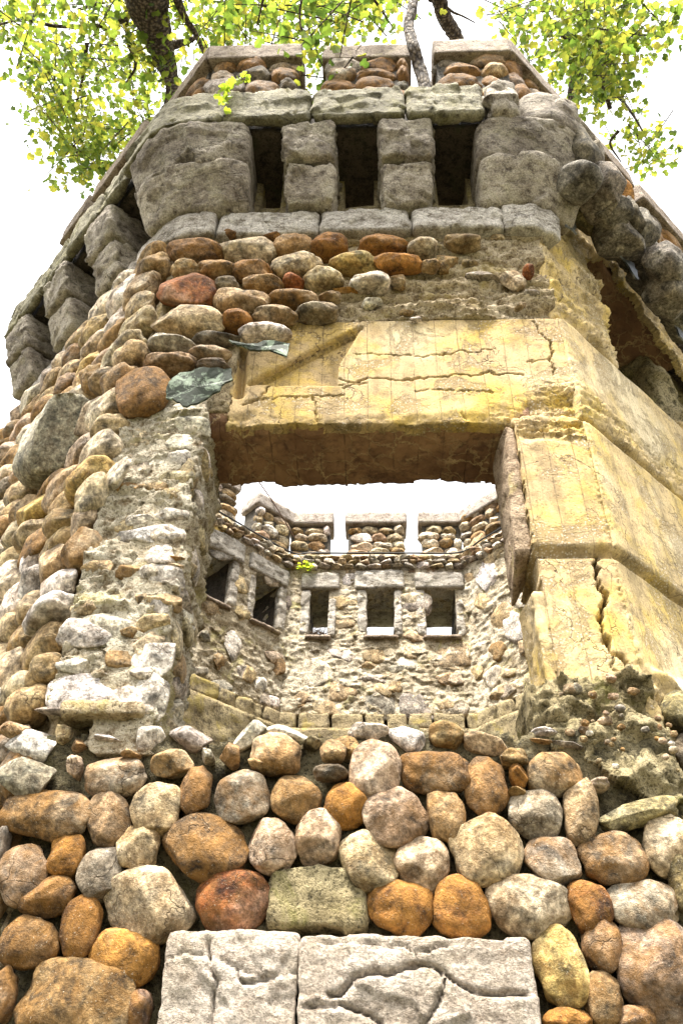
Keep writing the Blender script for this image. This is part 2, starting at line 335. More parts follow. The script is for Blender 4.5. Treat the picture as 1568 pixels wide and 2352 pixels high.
def hexa(C8, k=9, amp=.02, freq=5, seed=0, ledge=0.0, carve=None, res=.03, fine=.006, name='block', smoothf=True):
    """rounded, hewn block from eight corners ordered [x-/+][y-/+][z-/+]"""
    C = np.asarray(C8, float).reshape(2, 2, 2, 3)
    L = [np.linalg.norm(C[1].mean((0, 1))-C[0].mean((0, 1))), np.linalg.norm(C[:, 1].mean((0, 1))-C[:, 0].mean((0, 1))), np.linalg.norm(C[:, :, 1].mean((0, 1))-C[:, :, 0].mean((0, 1)))]
    n = [int(np.clip(l/res, 3, 110)) for l in L]; V, F = cubegrid(*n)
    Pn = V/((np.abs(V)**k).sum(1)**(1/k))[:, None]
    s_ = (Pn+1)/2; q = 0
    for a in (0, 1):
        for b in (0, 1):
            for c in (0, 1):
                wt = (s_[:, 0] if a else 1-s_[:, 0])*(s_[:, 1] if b else 1-s_[:, 1])*(s_[:, 2] if c else 1-s_[:, 2]); q = q + wt[:, None]*C[a, b, c]
    ax = [(C[1].mean((0, 1))-C[0].mean((0, 1)))/L[0], (C[:, 1].mean((0, 1))-C[:, 0].mean((0, 1)))/L[1], (C[:, :, 1].mean((0, 1))-C[:, :, 0].mean((0, 1)))/L[2]]
    N = sum(np.sign(Pn[:, i:i+1])*np.abs(Pn[:, i:i+1])**5*ax[i] for i in range(3)); N /= np.linalg.norm(N, axis=1)[:, None]+1e-9
    d = amp*facets(q*freq+seed*7.7)+amp*.5*fbm(q*freq*.7+seed*3.1, 2)+fine*fbm(q*freq*5+seed, 3)
    if ledge: d += ledge*np.abs(Pn[:, 1])**12*(smooth(-.03, .03, fbm(q*1.5+seed*2.2, 3))+.7*smooth(-.02, .02, fbm(q*1.1+seed*4.1, 3))-.8)
    if carve is not None:
        for pl, wd, dp, stp in carve:
            pw = q+.010*fbm(q*9, 3)[:, None]; dl = dline(pw[:, 0], pw[:, 2], pl); m_ = np.abs(Pn[:, 1])**12
            d -= m_*dp*np.exp(-(dl/wd)**2)
            if stp: d += m_*stp*smooth(.0, .012, np.interp(pw[:, 0], pl[:, 0], pl[:, 1])-pw[:, 2])*smooth(.35, .05, dl)
    q = q + N*d[:, None]
    # orientation
    v0, v1, v2 = q[F[:, 0]], q[F[:, 1]], q[F[:, 2]]
    if ((np.cross(v1-v0, v2-v0))*(v0-q.mean(0))).sum() < 0: F = F[:, ::-1]
    return mesh(name, q, F, smoothf)
def fbox(fr, u0, u1, z0, z1, o0, o1, du=0, **kw):
    """corners of a box in a frame: o0 inner offset, o1 outer offset"""
    return [fr.pt(u, z, o) for u in (u0, u1) for o in (o0, o1) for z in (z0, z1)]
def plan4(A, B, C, D, z0, z1):
    """hexahedron over plan quad A-B outer edge, D-C inner edge"""
    out = []
    for (i, o) in ((D, A), (C, B)):
        for q in (i, o):
            for z in (z0, z1): out.append(np.array([q[0], q[1], z]))
    return out

# prototypes of stones (unit half-size 1)
import bmesh
def ico(sub):
    bm = bmesh.new(); bmesh.ops.create_icosphere(bm, subdivisions=sub, radius=1); V = np.array([v.co[:] for v in bm.verts]); F = np.array([[v.index for v in f.verts] for f in bm.faces]); bm.free(); return V, F
IV, IF = ico(5); IV4, IF4 = ico(4)
def rock(seed, k, low, ncut, cutd, hard, fine=.012, sub=4):
    r = np.random.RandomState(seed); V, F = (IV4, IF4) if sub == 4 else (IV, IF)
    P = V/((np.abs(V)**k).sum(1)**(1/k))[:, None]
    P = P*(1+low*fbm(V*1.1+seed*5.3, 2))[:, None]
    for i in range(ncut):
        n = r.normal(size=3); n /= np.linalg.norm(n); c = r.uniform(*cutd); d = P@n - c*np.abs(P@n).max(); P = P - np.outer(np.maximum(d, 0)*hard, n)
    P = P + V*(fine*fbm(V*6+seed, 3) + fine*1.2*facets(V*4+seed))[:, None]
    P = (P-(P.max(0)+P.min(0))/2)/((P.max(0)-P.min(0))/2)
    return mesh('stone', P, F, True)
COB = [rock(i, 2.05+.2*(i % 3), .20, i % 3, (.72, .92), .7, .010) for i in range(18)]
CUT = [rock(40+i, 2.3, .14, 3, (.55, .8), .93, .014) for i in range(8)]
ANG = [rock(80+i, 3.2, .15, 11, (.55, .85), .97, .018) for i in range(14)]
for lst, mt in ((COB, 'cobble'), (CUT, 'cobble'), (ANG, 'rubble')):
    for m_ in lst: m_.materials.append(MAT[mt])
PAL = dict(tan=(.34, .235, .115), ltan=(.46, .355, .205), brown=(.20, .12, .055), orange=(.37, .18, .045), rust=(.23, .11, .035), red=(.29, .10, .035), cream=(.60, .50, .35), rock=(.20, .175, .135),
           pink=(.39, .285, .185), grey=(.33, .295, .24), dgrey=(.13, .11, .085), white=(.72, .66, .57), yellow=(.57, .44, .17), moss=(.24, .20, .10), gbrown=(.29, .23, .165), dbrown=(.15, .095, .06))
RUST = dict(rock=.0, cream=.05, tan=.3, ltan=.15, brown=.35, orange=.6, rust=.4, red=.2, pink=.2, grey=.08, dgrey=.1, white=.1, yellow=.3, moss=0, gbrown=.3, dbrown=.4)
def tone(c, v=.12):
    b = PAL[c]; k = 1+rnd.uniform(-v, v); return (b[0]*k*(1+rnd.uniform(-.04, .06)), b[1]*k, b[2]*k*(1+rnd.uniform(-.1, .1)), RUST[c])
def stone(fr, u, z, off, w, h, d, rot, col, parent, shape='c', tilt=0.0, name=None, seed=None):
    pool = dict(c=COB, f=CUT, a=ANG)[shape]; me = rnd.choice(pool) if seed is None else pool[seed % len(pool)]
    o = link(name or ('rubble_stone' if shape == 'a' else 'cobblestone'), me, None, parent, tone(col))
    fu, fn, fz = Vector(fr.u), Vector(fr.n), Vector((0, 0, 1)); c, s_ = math.cos(rot), math.sin(rot)
    X = fu*c + fz*s_; Zv = -fu*s_ + fz*c; Yv = fn
    if tilt: Yv, Zv = Yv*math.cos(tilt)+Zv*math.sin(tilt), Zv*math.cos(tilt)-Yv*math.sin(tilt)
    sx = rnd.choice((-1, 1))
    M = Matrix(((X[0]*w/2*sx, Yv[0]*d/2, Zv[0]*h/2, 0), (X[1]*w/2*sx, Yv[1]*d/2, Zv[1]*h/2, 0), (X[2]*w/2*sx, Yv[2]*d/2, Zv[2]*h/2, 0), (0, 0, 0, 1)))
    if sx < 0:   # keep it a rotation, not a mirror
        M = M @ Matrix.Diagonal((1, -1, 1, 1)) if False else Matrix(((X[0]*w/2, Yv[0]*d/2, Zv[0]*h/2, 0), (X[1]*w/2, Yv[1]*d/2, Zv[1]*h/2, 0), (X[2]*w/2, Yv[2]*d/2, Zv[2]*h/2, 0), (0, 0, 0, 1))) @ Matrix.Rotation(math.pi, 4, 'Y')
    M.translation = Vector(fr.pt(u, z, off)); o.matrix_basis = M
    return o
def img_stone(fr, cx, cy, w, h, rot, col, parent, off=.1, shape='c', d=None, grow=1.07, **kw):
    """stone seen with centre cx,cy and size w,h in the 1568-wide picture, set in the wall plane"""
    u, z, t = hit(fr, cx, cy, off); v = ray(cx, cy); v = v/np.linalg.norm(v)
    sn = abs(v[2]); cn = math.sqrt(max(.05, 1-sn*sn)); wm = w*t/F_PX*grow; hm = h*t/F_PX*grow
    if d is None: d = min(max(.6*min(wm, hm), .14), .34)
    d = min(d, hm*.9/max(sn, .2))
    hz = math.sqrt(max((hm*.35)**2, (hm**2-(d*sn)**2)))/cn
    return stone(fr, u, z, off, wm, hz, d, -math.radians(rot), col, parent, shape, **kw)

def fill(fr, u0, u1, z0, z1, row, off, parent, cols, wr=(.2, .4), skip=None, shape='c', dd=(.18, .26), aspect=1.0, ang=.15):
    z = z0; n = 0
    while z < z1:
        hrow = row*rnd.uniform(.85, 1.15); u = u0+rnd.uniform(-.08, .05)
        while u < u1:
            wd = min(rnd.uniform(*wr), u1-u+.02); h = hrow*rnd.uniform(.85, 1.25)
            if wd < wr[0]*.5: break
            if not (skip and skip(u+wd/2, z+hrow/2)):
                stone(fr, u+wd/2, z+hrow/2+rnd.uniform(-.02, .02), off+rnd.uniform(-.02, .02), wd*1.06, h*1.08, rnd.uniform(*dd), rnd.uniform(-ang, ang), rnd.choice(cols), parent, rnd.choice('cccf') if shape == 'c' else shape); n += 1
            u += wd*.98
        z += hrow*.97
    return n

# ================================================================== ground
V = [(-300, -300, 0), (300, -300, 0), (300, 300, 0), (-300, 300, 0)]
g = link('ground', mesh('ground', V, [[0, 1, 2, 3]], False), 'ground'); g['kind'] = 'structure'

# ================================================================== the tower
tower = thing('stone_tower', 'ruined octagonal cobblestone tower with broken yellow concrete window frame and battlements', 'tower', (-.1, 3.4, 0))
def walln(u, z, a=1.0, s_=0.0): return a*(.035*fbm(P3(u*2.2+s_, z*2.2, s_), 3)+.016*fbm(P3(u*11+s_, z*11, s_), 3))
def layered(u, z, s_=0.0, amp=.06):
    """crumbling concrete laid in courses"""
    q = fbm(P3(u*1.3+s_, z*5.5, s_), 4); st = np.round(q*4)/4
    return amp*(.6*st+.4*q)+.022*fbm(P3(u*10+s_, z*18, s_), 4)+.016*fbm(P3(u*34, z*44, s_), 3)
def px(fr, pts, off=0): return np.array([hit(fr, x, y, off)[:2] for x, y in pts])
def inpoly(U, Z, poly):
    r = np.zeros(U.shape, bool); n = len(poly)
    for i in range(n):
        (x1, y1), (x2, y2) = poly[i], poly[(i+1) % n]; c = ((y1 > Z) != (y2 > Z)) & (U < (x2-x1)*(Z-y1)/(y2-y1+1e-12)+x1); r ^= c
    return r
def dline(U, Z, pts):
    best = np.full(U.shape, 9.0)
    for (x1, y1), (x2, y2) in zip(pts[:-1], pts[1:]):
        dx, dy = x2-x1, y2-y1; t = np.clip(((U-x1)*dx+(Z-y1)*dy)/(dx*dx+dy*dy+1e-12), 0, 1); best = np.minimum(best, np.hypot(U-x1-t*dx, Z-y1-t*dy))
    return best
def crack(U, Z, pts, wd=.008, dp=.04, jig=.022):
    wd = wd*.62; Uj = U+jig*fbm(P3(U*14, Z*14, 3.3), 4); Zj = Z+jig*fbm(P3(U*14, Z*14, 8.1), 3)
    return -dp*np.exp(-(dline(Uj, Zj, pts)/wd)**2)
c5 = lambda *p: [(x/2, 1662+y/2) for x, y in p]
c4 = lambda *p: [(784+x/2, 439+y/2) for x, y in p]
c3 = lambda *p: [(x/2, 439+y/2) for x, y in p]
c6b = lambda *p: [(784+x/2, 1662+y/2) for x, y in p]
c6 = lambda *p: [(784+x/2, 1066+y/2) for x, y in p]

ZSILL = 3.62
# ---- base wall
def base_mask(U, Z): return Z < ZSILL-.10+.09*fbm(P3(U*3, 0*U, 2.0), 3)
def base_h(U, Z): return .02+walln(U, Z, 1.3, 1.0)+.03*smooth(3.0, 3.6, Z)
basew = patch('cobble_wall', FF, XL-.04, XR+.04, 1.8, 3.75, .02, base_h, 'mortar', tower, base_mask, .55)
patch('wall_footing', FF, XL-.04, XR+.04, 0, 1.8, .12, lambda U, Z: walln(U, Z, 1.0, 1.0), 'mortar', tower, None, .55)
# stones traced from left lower quarter: (cx, cy, w, h, rot, colour[, shape]) in half-size crop pixels
S5 = [(225, 415, 430, 225, 8, 'brown'), (530, 240, 275, 185, -5, 'gbrown', 'f'), (790, 185, 190, 125, 0, 'tan', 'f'), (900, 310, 140, 220, 5, 'brown'), (1115, 335, 250, 230, 10, 'gbrown', 'f'),
      (1360, 340, 225, 205, 10, 'tan', 'f'), (1590, 380, 200, 200, 30, 'orange', 'f'), (720, 395, 230, 240, 20, 'ltan', 'f'), (505, 445, 185, 240, -25, 'pink', 'f'), (305, 607, 165, 190, 0, 'orange'),
      (631, 572, 190, 195, 0, 'ltan', 'f'), (937, 570, 395, 290, 6, 'brown', 'f'), (1245, 558, 215, 240, -20, 'pink', 'f'), (1457, 522, 205, 235, 10, 'pink', 'f'), (112, 697, 225, 250, -20, 'gbrown'),
      (467, 692, 215, 230, 5, 'grey', 'f'), (218, 797, 255, 165, -12, 'brown', 'f'), (368, 945, 180, 275, -3, 'rust'), (690, 826, 415, 310, 8, 'ltan', 'f'), (1072, 820, 330, 280, -5, 'red', 'f'),
      (135, 1002, 275, 220, 0, 'brown'), (570, 1077, 315, 240, 10, 'orange'), (350, 1290, 520, 400, 8, 'tan'), (18, 1260, 110, 250, 0, 'brown'), (8, 570, 60, 190, 0, 'grey'),
      (870, 78, 195, 110, 8, 'grey', 'a'), (690, 82, 145, 115, -5, 'white', 'a'), (956, 160, 62, 66, 0, 'white', 'a'),
      (1150, 62, 75, 160, 40, 'white', 'a'), (1320, 52, 200, 75, 18, 'white', 'a'), (1270, 140, 225, 175, 8, 'tan', 'c'), (510, 80, 135, 55, 3, 'white', 'a'), (150, 112, 235, 150, -8, 'white', 'a'),
      (110, 262, 265, 185, -4, 'grey', 'a'), (348, 205, 70, 95, 8, 'pink', 'a'), (1520, 232, 155, 80, 0, 'dgrey', 'c'), (1530, 130, 120, 110, 0, 'tan', 'a'), (640, 1320, 110, 170, 0, 'dbrown', 'c'),
      (1190, 195, 90, 70, 10, 'tan', 'a'), (370, 110, 60, 80, 20, 'tan', 'a'), (60, 40, 140, 90, -10, 'tan', 'a'), (1060, 150, 90, 110, 0, 'tan', 'a'), (290, 60, 90, 90, 10, 'ltan', 'a'),(600,150,90,60,0,'tan','a'),(1430,95,80,70,0,'moss','a')]
S6 = [(130, 47, 195, 80, 5, 'white', 'a'), (300, 72, 180, 115, 30, 'white', 'a'), (155, 222, 225, 255, 5, 'pink', 'f'), (430, 226, 315, 190, 3, 'brown'), (665, 291, 195, 265, 0, 'brown'),
      (660, 97, 195, 115, 3, 'ltan', 'a'), (812, 242, 80, 115, -20, 'orange', 'f'), (978, 237, 245, 185, 5, 'tan'), (890, 418, 240, 215, 0, 'grey', 'f'), (480, 427, 165, 230, 0, 'tan'),
      (250, 437, 285, 250, -12, 'pink'), (1096, 407, 155, 295, 12, 'pink', 'f'), (660, 582, 325, 305, 0, 'ltan', 'f'), (965, 631, 250, 210, 8, 'gbrown', 'f'), (1240, 622, 295, 225, 3, 'brown'),
      (1360, 417, 375, 110, -14, 'moss', 'a'), (1495, 565, 210, 265, 15, 'ltan', 'f'), (368, 647, 240, 245, 20, 'pink', 'f'), (118, 632, 290, 255, 18, 'ltan', 'f'), (270, 852, 305, 230, 5, 'orange'),
      (552, 846, 258, 258, 5, 'orange'), (865, 836, 385, 265, 3, 'ltan', 'f'), (1140, 846, 190, 220, -5, 'rust'), (1392, 836, 335, 225, 0, 'gbrown'), (1000, 1122, 225, 335, -8, 'yellow'),
      (1195, 1016, 175, 225, 8, 'rust'), (1200, 1267, 168, 235, 5, 'tan'), (1455, 1135, 370, 440, 0, 'gbrown', 'f'), (1035, 1365, 210, 110, 0, 'orange'), (1545, 720, 90, 260, 0, 'moss'),
      (925, 57, 112, 62, 0, 'white', 'a'), (1032, 107, 145, 60, 14, 'grey', 'a'), (905, 95, 110, 60, 0, 'tan', 'a'), (1182, 285, 80, 65, 0, 'pink', 'c'), (790, 160, 120, 90, 0, 'tan', 'a'), (800, 320, 80, 60, 0, 'tan', 'a'),
      (480, 60, 150, 110, 0, 'tan', 'a'), (30, 120, 110, 120, 0, 'tan', 'a'), (1340,1360,180,120,0,'dbrown','c')]
for lst, ox in ((S5, 0), (S6, 784)):
    for it in lst:
        cx, cy, w_, h_, rt, col = it[:6]; sh = it[6] if len(it) > 6 else 'c'
        top = cy < 130
        img_stone(FF, ox+cx/2, 1662+cy/2, w_/2, h_/2, rt, col, basew, off=.10 if not top else .04, shape=sh)
# big hewn blocks at the bottom, and a mossy lump of concrete between the cobbles
def img_block(fr, x0, x1, y0, y1, o0, o1, mat, parent, name='block', color=(1, 1, 1, 1), **kw):
    um = (x0+x1)/2; a = hit(fr, x0, (y0+y1)/2, o1)[0]; b = hit(fr, x1, (y0+y1)/2, o1)[0]; zt = hit(fr, um, y0, o1)[1]; zb = hit(fr, um, y1, o1)[1]
    return link(name, hexa(fbox(fr, a, b, zb, zt, o0, o1), **kw), mat, parent, color)
img_block(FF, 366, 678, 2140, 2480, -.1, .17, 'big', basew, 'granite_block', k=26, amp=.016, freq=3, seed=3, res=.01, fine=.007,
    carve=[(px(FF, c5((955, 1000), (968, 1060), (975, 1130), (1000, 1180), (985, 1250), (975, 1380)), .17), .007, .035, 0), (px(FF, c5((740, 1100), (850, 1050), (1000, 1080), (1200, 1170), (1350, 1150)), .17), .005, .012, .008), (px(FF, c5((1090, 1130), (1120, 1190), (1250, 1180)), .17), .006, .03, 0)])
img_block(FF, 683, 1240, 2149, 2480, -.1, .19, 'big', basew, 'granite_block', k=30, amp=.018, freq=2.6, seed=8, res=.011, fine=.007,
    carve=[(px(FF, c6b((-50, 1245), (0, 1240), (60, 1170), (140, 1150), (200, 1160), (300, 1120), (390, 1105), (440, 1130), (520, 1180), (600, 1230), (700, 1250), (860, 1240)), .19), .008, .04, .014),
           (px(FF, c6b((-100, 1000), (60, 1010), (180, 1012), (280, 1022), (340, 1050), (390, 1040), (520, 1010)), .19), .005, .02, .006),
           (px(FF, c6b((440, 1130), (470, 1200), (440, 1290), (380, 1390)), .19), .005, .04, 0), (px(FF, c6b((-150, 1300), (0, 1290), (50, 1330), (130, 1340), (180, 1390)), .19), .005, .04, .010)])
img_block(FF, 618, 838, 1990, 2128, -.08, .12, 'moss', basew, 'concrete_lump', k=14, amp=.035, freq=3, seed=5, res=.02, fine=.012)
fill(FF, XL, XR, .2, 1.75, .25, .06, basew, ['tan', 'brown', 'gbrown', 'grey', 'orange'], (.25, .42))

# ---- left jamb (front face, rubble in rough mortar)
def jag(Z, s_): return .035*fbm(P3(Z*4, 0*Z, s_), 3)
def jamb_mask(U, Z): return (U < -1.11+jag(Z, 4.0)) & (Z < 6.25)
def jamb_h(U, Z): return .05+walln(U, Z, .8, 6.0)+layered(U, Z, 2.0, .025)
MAT['pale'] = m_mortar('pale_render', (.56, .47, .32), (.22, .155, .08), (.70, .63, .49), (.50, .42, .18))
jamb = patch('rubble_wall', FF, XL-.05, -1.0, ZSILL+.02, 6.1, .013, jamb_h, 'pale', tower, jamb_mask, .12)
FJ = Frame((-1.11, -.06, 0), (0, 1, 0), (1, 0, 0))      # reveal of the left jamb, runs back into the tower
def rev_h(U, Z): return jag(Z, 4.0)*(1-U)+layered(U, Z, 9.0, .04)+.02*fbm(P3(U*6, Z*6, 1), 3)
rev = patch('rubble_wall', FJ, 0.0, .68, ZSILL-.2, 6.1, .018, rev_h, 'pale', tower, None, .3)
for (cx, cy, w_, h_, rt, col) in [(540, 52, 175, 95, 0, 'white'), (690, 332, 265, 85, 3, 'white'), (430, 232, 190, 120, -25, 'white'), (640, 267, 125, 50, -5, 'white'), (405, 780, 235, 115, 3, 'white'), (372, 1052, 275, 155, 3, 'white'),
        (682, 1052, 155, 205, 0, 'white'), (705, 905, 160, 160, 10, 'white'), (738, 655, 95, 105, 40, 'white'), (785, 560, 75, 55, 0, 'white'), (325, 492, 120, 105, 10, 'ltan'), (120, 1080, 225, 240, -30, 'white'), (335, 930, 120, 70, -5, 'white'),
        (400, 660, 120, 70, 5, 'ltan'), (800, 250, 120, 45, 3, 'grey'), (800, 440, 90, 40, 10, 'orange'), (795, 475, 85, 40, 6, 'pink'), (790, 330, 110, 90, 0, 'white'), (560, 655, 60, 45, 0, 'white'), (860, 40, 90, 130, 0, 'ltan'),
        (380, 370, 200, 120, -30, 'white'), (260, 620, 110, 150, -25, 'ltan'), (200, 830, 130, 160, -30, 'white'), (270, 745, 90, 100, -10, 'ltan'), (60, 950, 120, 120, -40, 'ltan'), (560, 110, 130, 60, 0, 'tan'), (700, 120, 130, 60, 0, 'tan'), (450, 480, 120, 80, 0, 'ltan'), (300, 1130, 230, 50, 0, 'grey'),(600,780,120,60,0,'tan'),(560,900,120,80,0,'tan'),(600,500,110,60,0,'tan')]:
    fr = FF if hit(FF, cx/2, 1066+cy/2, .05)[0] > XL+.02 else FL
    img_stone(fr, cx/2, 1066+cy/2, w_/2, h_/2, rt, col, jamb, off=.045, shape='a', d=.09, grow=1.25)
for i in range(20):
    z = rnd.uniform(3.6, 6.0); stone(FJ, rnd.uniform(.12, .5), z, -.01, rnd.uniform(.16, .34), rnd.uniform(.09, .2), .1, rnd.uniform(-.2, .2), rnd.choice(['white', 'ltan', 'cream', 'white']), rev, 'a')
for i in range(15):
    z = 3.72+i*.155; stone(FF, -1.19+rnd.uniform(-.06, .0), z, .035, rnd.uniform(.16, .32), rnd.uniform(.10, .19), .12, rnd.uniform(-.25, .25), rnd.choice(['white', 'white', 'ltan', 'cream']), jamb, 'a')
fill(FF, XL+.04, -1.2, 3.72, 5.95, .2, .02, jamb, ['cream', 'cream', 'ltan', 'white'], (.2, .4), lambda u, z: rnd.random() < .72, 'a', (.08, .12), ang=.25)
link('ledge', hexa(fbox(FF, XL+.05, -1.14, 3.60, 3.68, -.05, .13), k=12, amp=.015, freq=6, seed=2, res=.02), 'rough', jamb)

# ---- concrete beam over the window
ZB0, ZB1 = 5.835, 6.92
cracks = [px(FF, c4(*p)) for p in [[(-70, 440), (0, 862), (60, 880), (135, 858), (240, 865), (270, 870), (340, 860), (420, 855), (480, 853), (530, 840), (600, 850), (670, 830), (720, 845), (760, 835), (835, 842)][1:],
          [(60, 745), (230, 750), (370, 760), (470, 750), (550, 735), (620, 740), (700, 725)], [(890, 600), (910, 650), (945, 680), (968, 720), (960, 780), (970, 840)], [(968, 770), (920, 775), (850, 785)], [(340, 915), (480, 910), (560, 915), (700, 920)],
          [(0, 905), (120, 880)], [(550, 1000), (570, 1040)]]]+[px(FF, c3(*p)) for p in [[(1110, 985), (1200, 945), (1250, 890), (1330, 885), (1400, 885), (1480, 895), (1568, 890)], [(1120, 965), (1330, 945), (1400, 940), (1568, 938)], [(1440, 940), (1450, 1050)]]]
groove = px(FF, [(575, 880), (640, 845), (700, 815), (760, 785), (828, 753)]); tri = px(FF, [(575, 885), (828, 757), (803, 800), (778, 838), (775, 884)]); slotl = px(FF, [(556, 800), (552, 870), (548, 905)])
def beam_h(U, Z):
    h = .004*fbm(P3(U*5, Z*5, 0), 3)
    for i, p in enumerate(cracks): h = h + crack(U, Z, p, .008 if i in (0, 2, 7) else .006, .05 if i in (0, 2, 7) else .03)
    h = h - .05*np.exp(-(dline(U, Z, groove)/.018)**2) - .055*inpoly(U, Z, tri) + .03*(Z > np.interp(U, groove[:, 0], groove[:, 1]+.0))*(U < groove[-1, 0])*layered(U, Z, 3., .9)*.5
    h = h - .12*np.exp(-(dline(U, Z, slotl)/.03)**2)
    edge = smooth(.22, .0, Z-ZB0+.08*fbm(P3(U*4, Z*4, 7), 3)+.12-.22*smooth(.6, 1.3, U)); h = h + edge*(-.035+.5*layered(U, Z, 5, .06))
    r = smooth(1.05, 1.4, U+.1*fbm(P3(U*4, Z*4, 2), 3))*smooth(6.35, 6.0, Z); h = h + r*layered(U, Z, 8, .05)
    return h
def ragged(U, Z, s_, a=.02): return a*fbm(P3(U*9, Z*9, s_), 4)
beam = patch('concrete_beam', FF, -.99, XR, ZB0-.03, ZB1, .0085, beam_h, 'yellow', tower, lambda U, Z: (Z > ZB0-.015+ragged(U, 0*Z, 3, .012)) & (U > -.97+ragged(0*U, Z, 2, .02)), .09, rows=2)
FS = Frame((0, 0, 0), (1, 0, 0), (0, 0, -1)); FS.z = np.array([0, 1.0, 0])   # soffit frame: "z" runs into the tower
FS.o = np.array([0, 0, ZB0])
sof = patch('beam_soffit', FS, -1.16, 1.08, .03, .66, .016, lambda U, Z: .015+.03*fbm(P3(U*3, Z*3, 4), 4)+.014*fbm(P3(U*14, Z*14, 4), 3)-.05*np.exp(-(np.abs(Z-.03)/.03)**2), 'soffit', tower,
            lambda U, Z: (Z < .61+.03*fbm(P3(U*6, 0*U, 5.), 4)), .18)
# haunch at left end of beam and its dark gap
patch('rubble_wall', FF, -1.22, -.97, 5.95, 6.8, .02, lambda U, Z: -.03+layered(U, Z, 12, .06), 'rough', tower, None, .5)

# ---- right pier
pc = px(FF, c6((1175, 415), (1160, 480), (1180, 540), (1205, 600), (1200, 680), (1190, 740), (1220, 800), (1230, 860), (1280, 890), (1310, 940), (1300, 985)))
pc2 = px(FF, c6((1230, 860), (1240, 920), (1275, 985)))
def pier_h(U, Z):
    h = .005*fbm(P3(U*5, Z*5, 2), 3)+crack(U, Z, pc, .012, .17)+crack(U, Z, pc2, .007, .03)
    h = h - .05*np.exp(-((Z-4.70)/.028)**2) + .022*(Z > 4.70)
    h = h + smooth(5.58, 5.68, Z+.03*fbm(P3(U*5, Z*5, 3), 3))*(-.02+layered(U, Z, 4, .05))
    c = smooth(.03, .0, XR-U+.015*fbm(P3(U*14, Z*14, 1), 3)); return h - .008*c + c*.012*fbm(P3(U*40, Z*40, 2), 3)
pier = patch('concrete_pier', FF, .93, XR, 3.80, 5.80, .0095, pier_h, 'yellow', tower, lambda U, Z: (U > np.where(Z > 4.70, .945+.012*(Z-4.7), .965)+ragged(U, Z, 6, .012)) & (Z > 3.86+.05*fbm(P3(U*5, 0*U, 1.), 3)), .5, rows=3)
link('capital_slab', hexa(fbox(FF, .93, XR-.01, 5.77, 5.85, -.5, .012), k=16, amp=.02, freq=9, seed=6, res=.015), 'yellow', pier)
# broken board-marked slab hanging on the reveal of the pier
FP = Frame((.93, -.02, 0), (0, 1, 0), (-1, 0, 0))
pl = px(FF, [(1168, 1090), (1172, 1290), (1190, 1365), (1222, 1262)])
link('pier_cheek', hexa([np.array(v) for v in [(.84, .35, 4.50), (.84, .35, 5.80), (.84, .02, 4.72), (.90, .02, 5.80), (.95, .35, 4.72), (.95, .35, 5.80), (.95, .02, 4.72), (.95, .02, 5.80)]], k=18, amp=.012, freq=5, seed=1, res=.02), 'ochre', pier)
link('pier_cheek', hexa([np.array(v) for v in [(.90, .35, 3.50), (.88, .35, 4.50), (.92, .01, 3.62), (.90, .01, 4.45), (.985, .35, 3.50), (.985, .35, 4.5), (.985, .01, 3.62), (.985, .01, 4.45)]], k=18, amp=.012, freq=5, seed=9, res=.02), 'side', pier)
# crumbled foot of the pier
foot = patch('rubble_wall', FF, .80, XR+.03, 3.45, 3.93, .014, lambda U, Z: .03+.08*fbm(P3(U*5, Z*5, 7), 4)+.04*fbm(P3(U*17, Z*17, 7), 3), 'moss', tower, lambda U, Z: Z < 3.86+.06*fbm(P3(U*5, 0*U, 1.), 3), .5)
patch('rubble_wall', FF, .86, XR+.06, 3.0, 3.66, .012, lambda U, Z: .02+.08*smooth(3.7, 3.35, Z)+.09*fbm(P3(U*4, Z*4, 27), 5)+.035*facets(P3(U*9, Z*9, 5)), 'moss', foot, lambda U, Z: (Z > 3.18+.25*smooth(1.35, .9, U)+.09*fbm(P3(U*4, 0*U, 6.), 3)) & (Z < 3.60+.05*fbm(P3(U*5, 0*U, 1.), 3)), .2)
for i in range(26):
    a_ = rnd.uniform(.015, .04); stone(FF, rnd.uniform(.95, 1.45), rnd.uniform(3.25, 3.62), rnd.uniform(.08, .13), a_*1.3, a_, a_, rnd.uniform(-.5, .5), rnd.choice(['gbrown', 'grey', 'ltan', 'tan', 'white']), foot, 'c', name='pebble')
for i in range(16):
    stone(FF, rnd.uniform(.95, 1.42), rnd.uniform(3.5, 3.86), rnd.uniform(.03, .08), *(lambda a: (a, a*rnd.uniform(.6, .9), a*.8))(rnd.uniform(.03, .075)), rnd.uniform(-.5, .5), rnd.choice(['gbrown', 'grey', 'ltan', 'tan', 'pink']), foot, 'c', name='pebble')

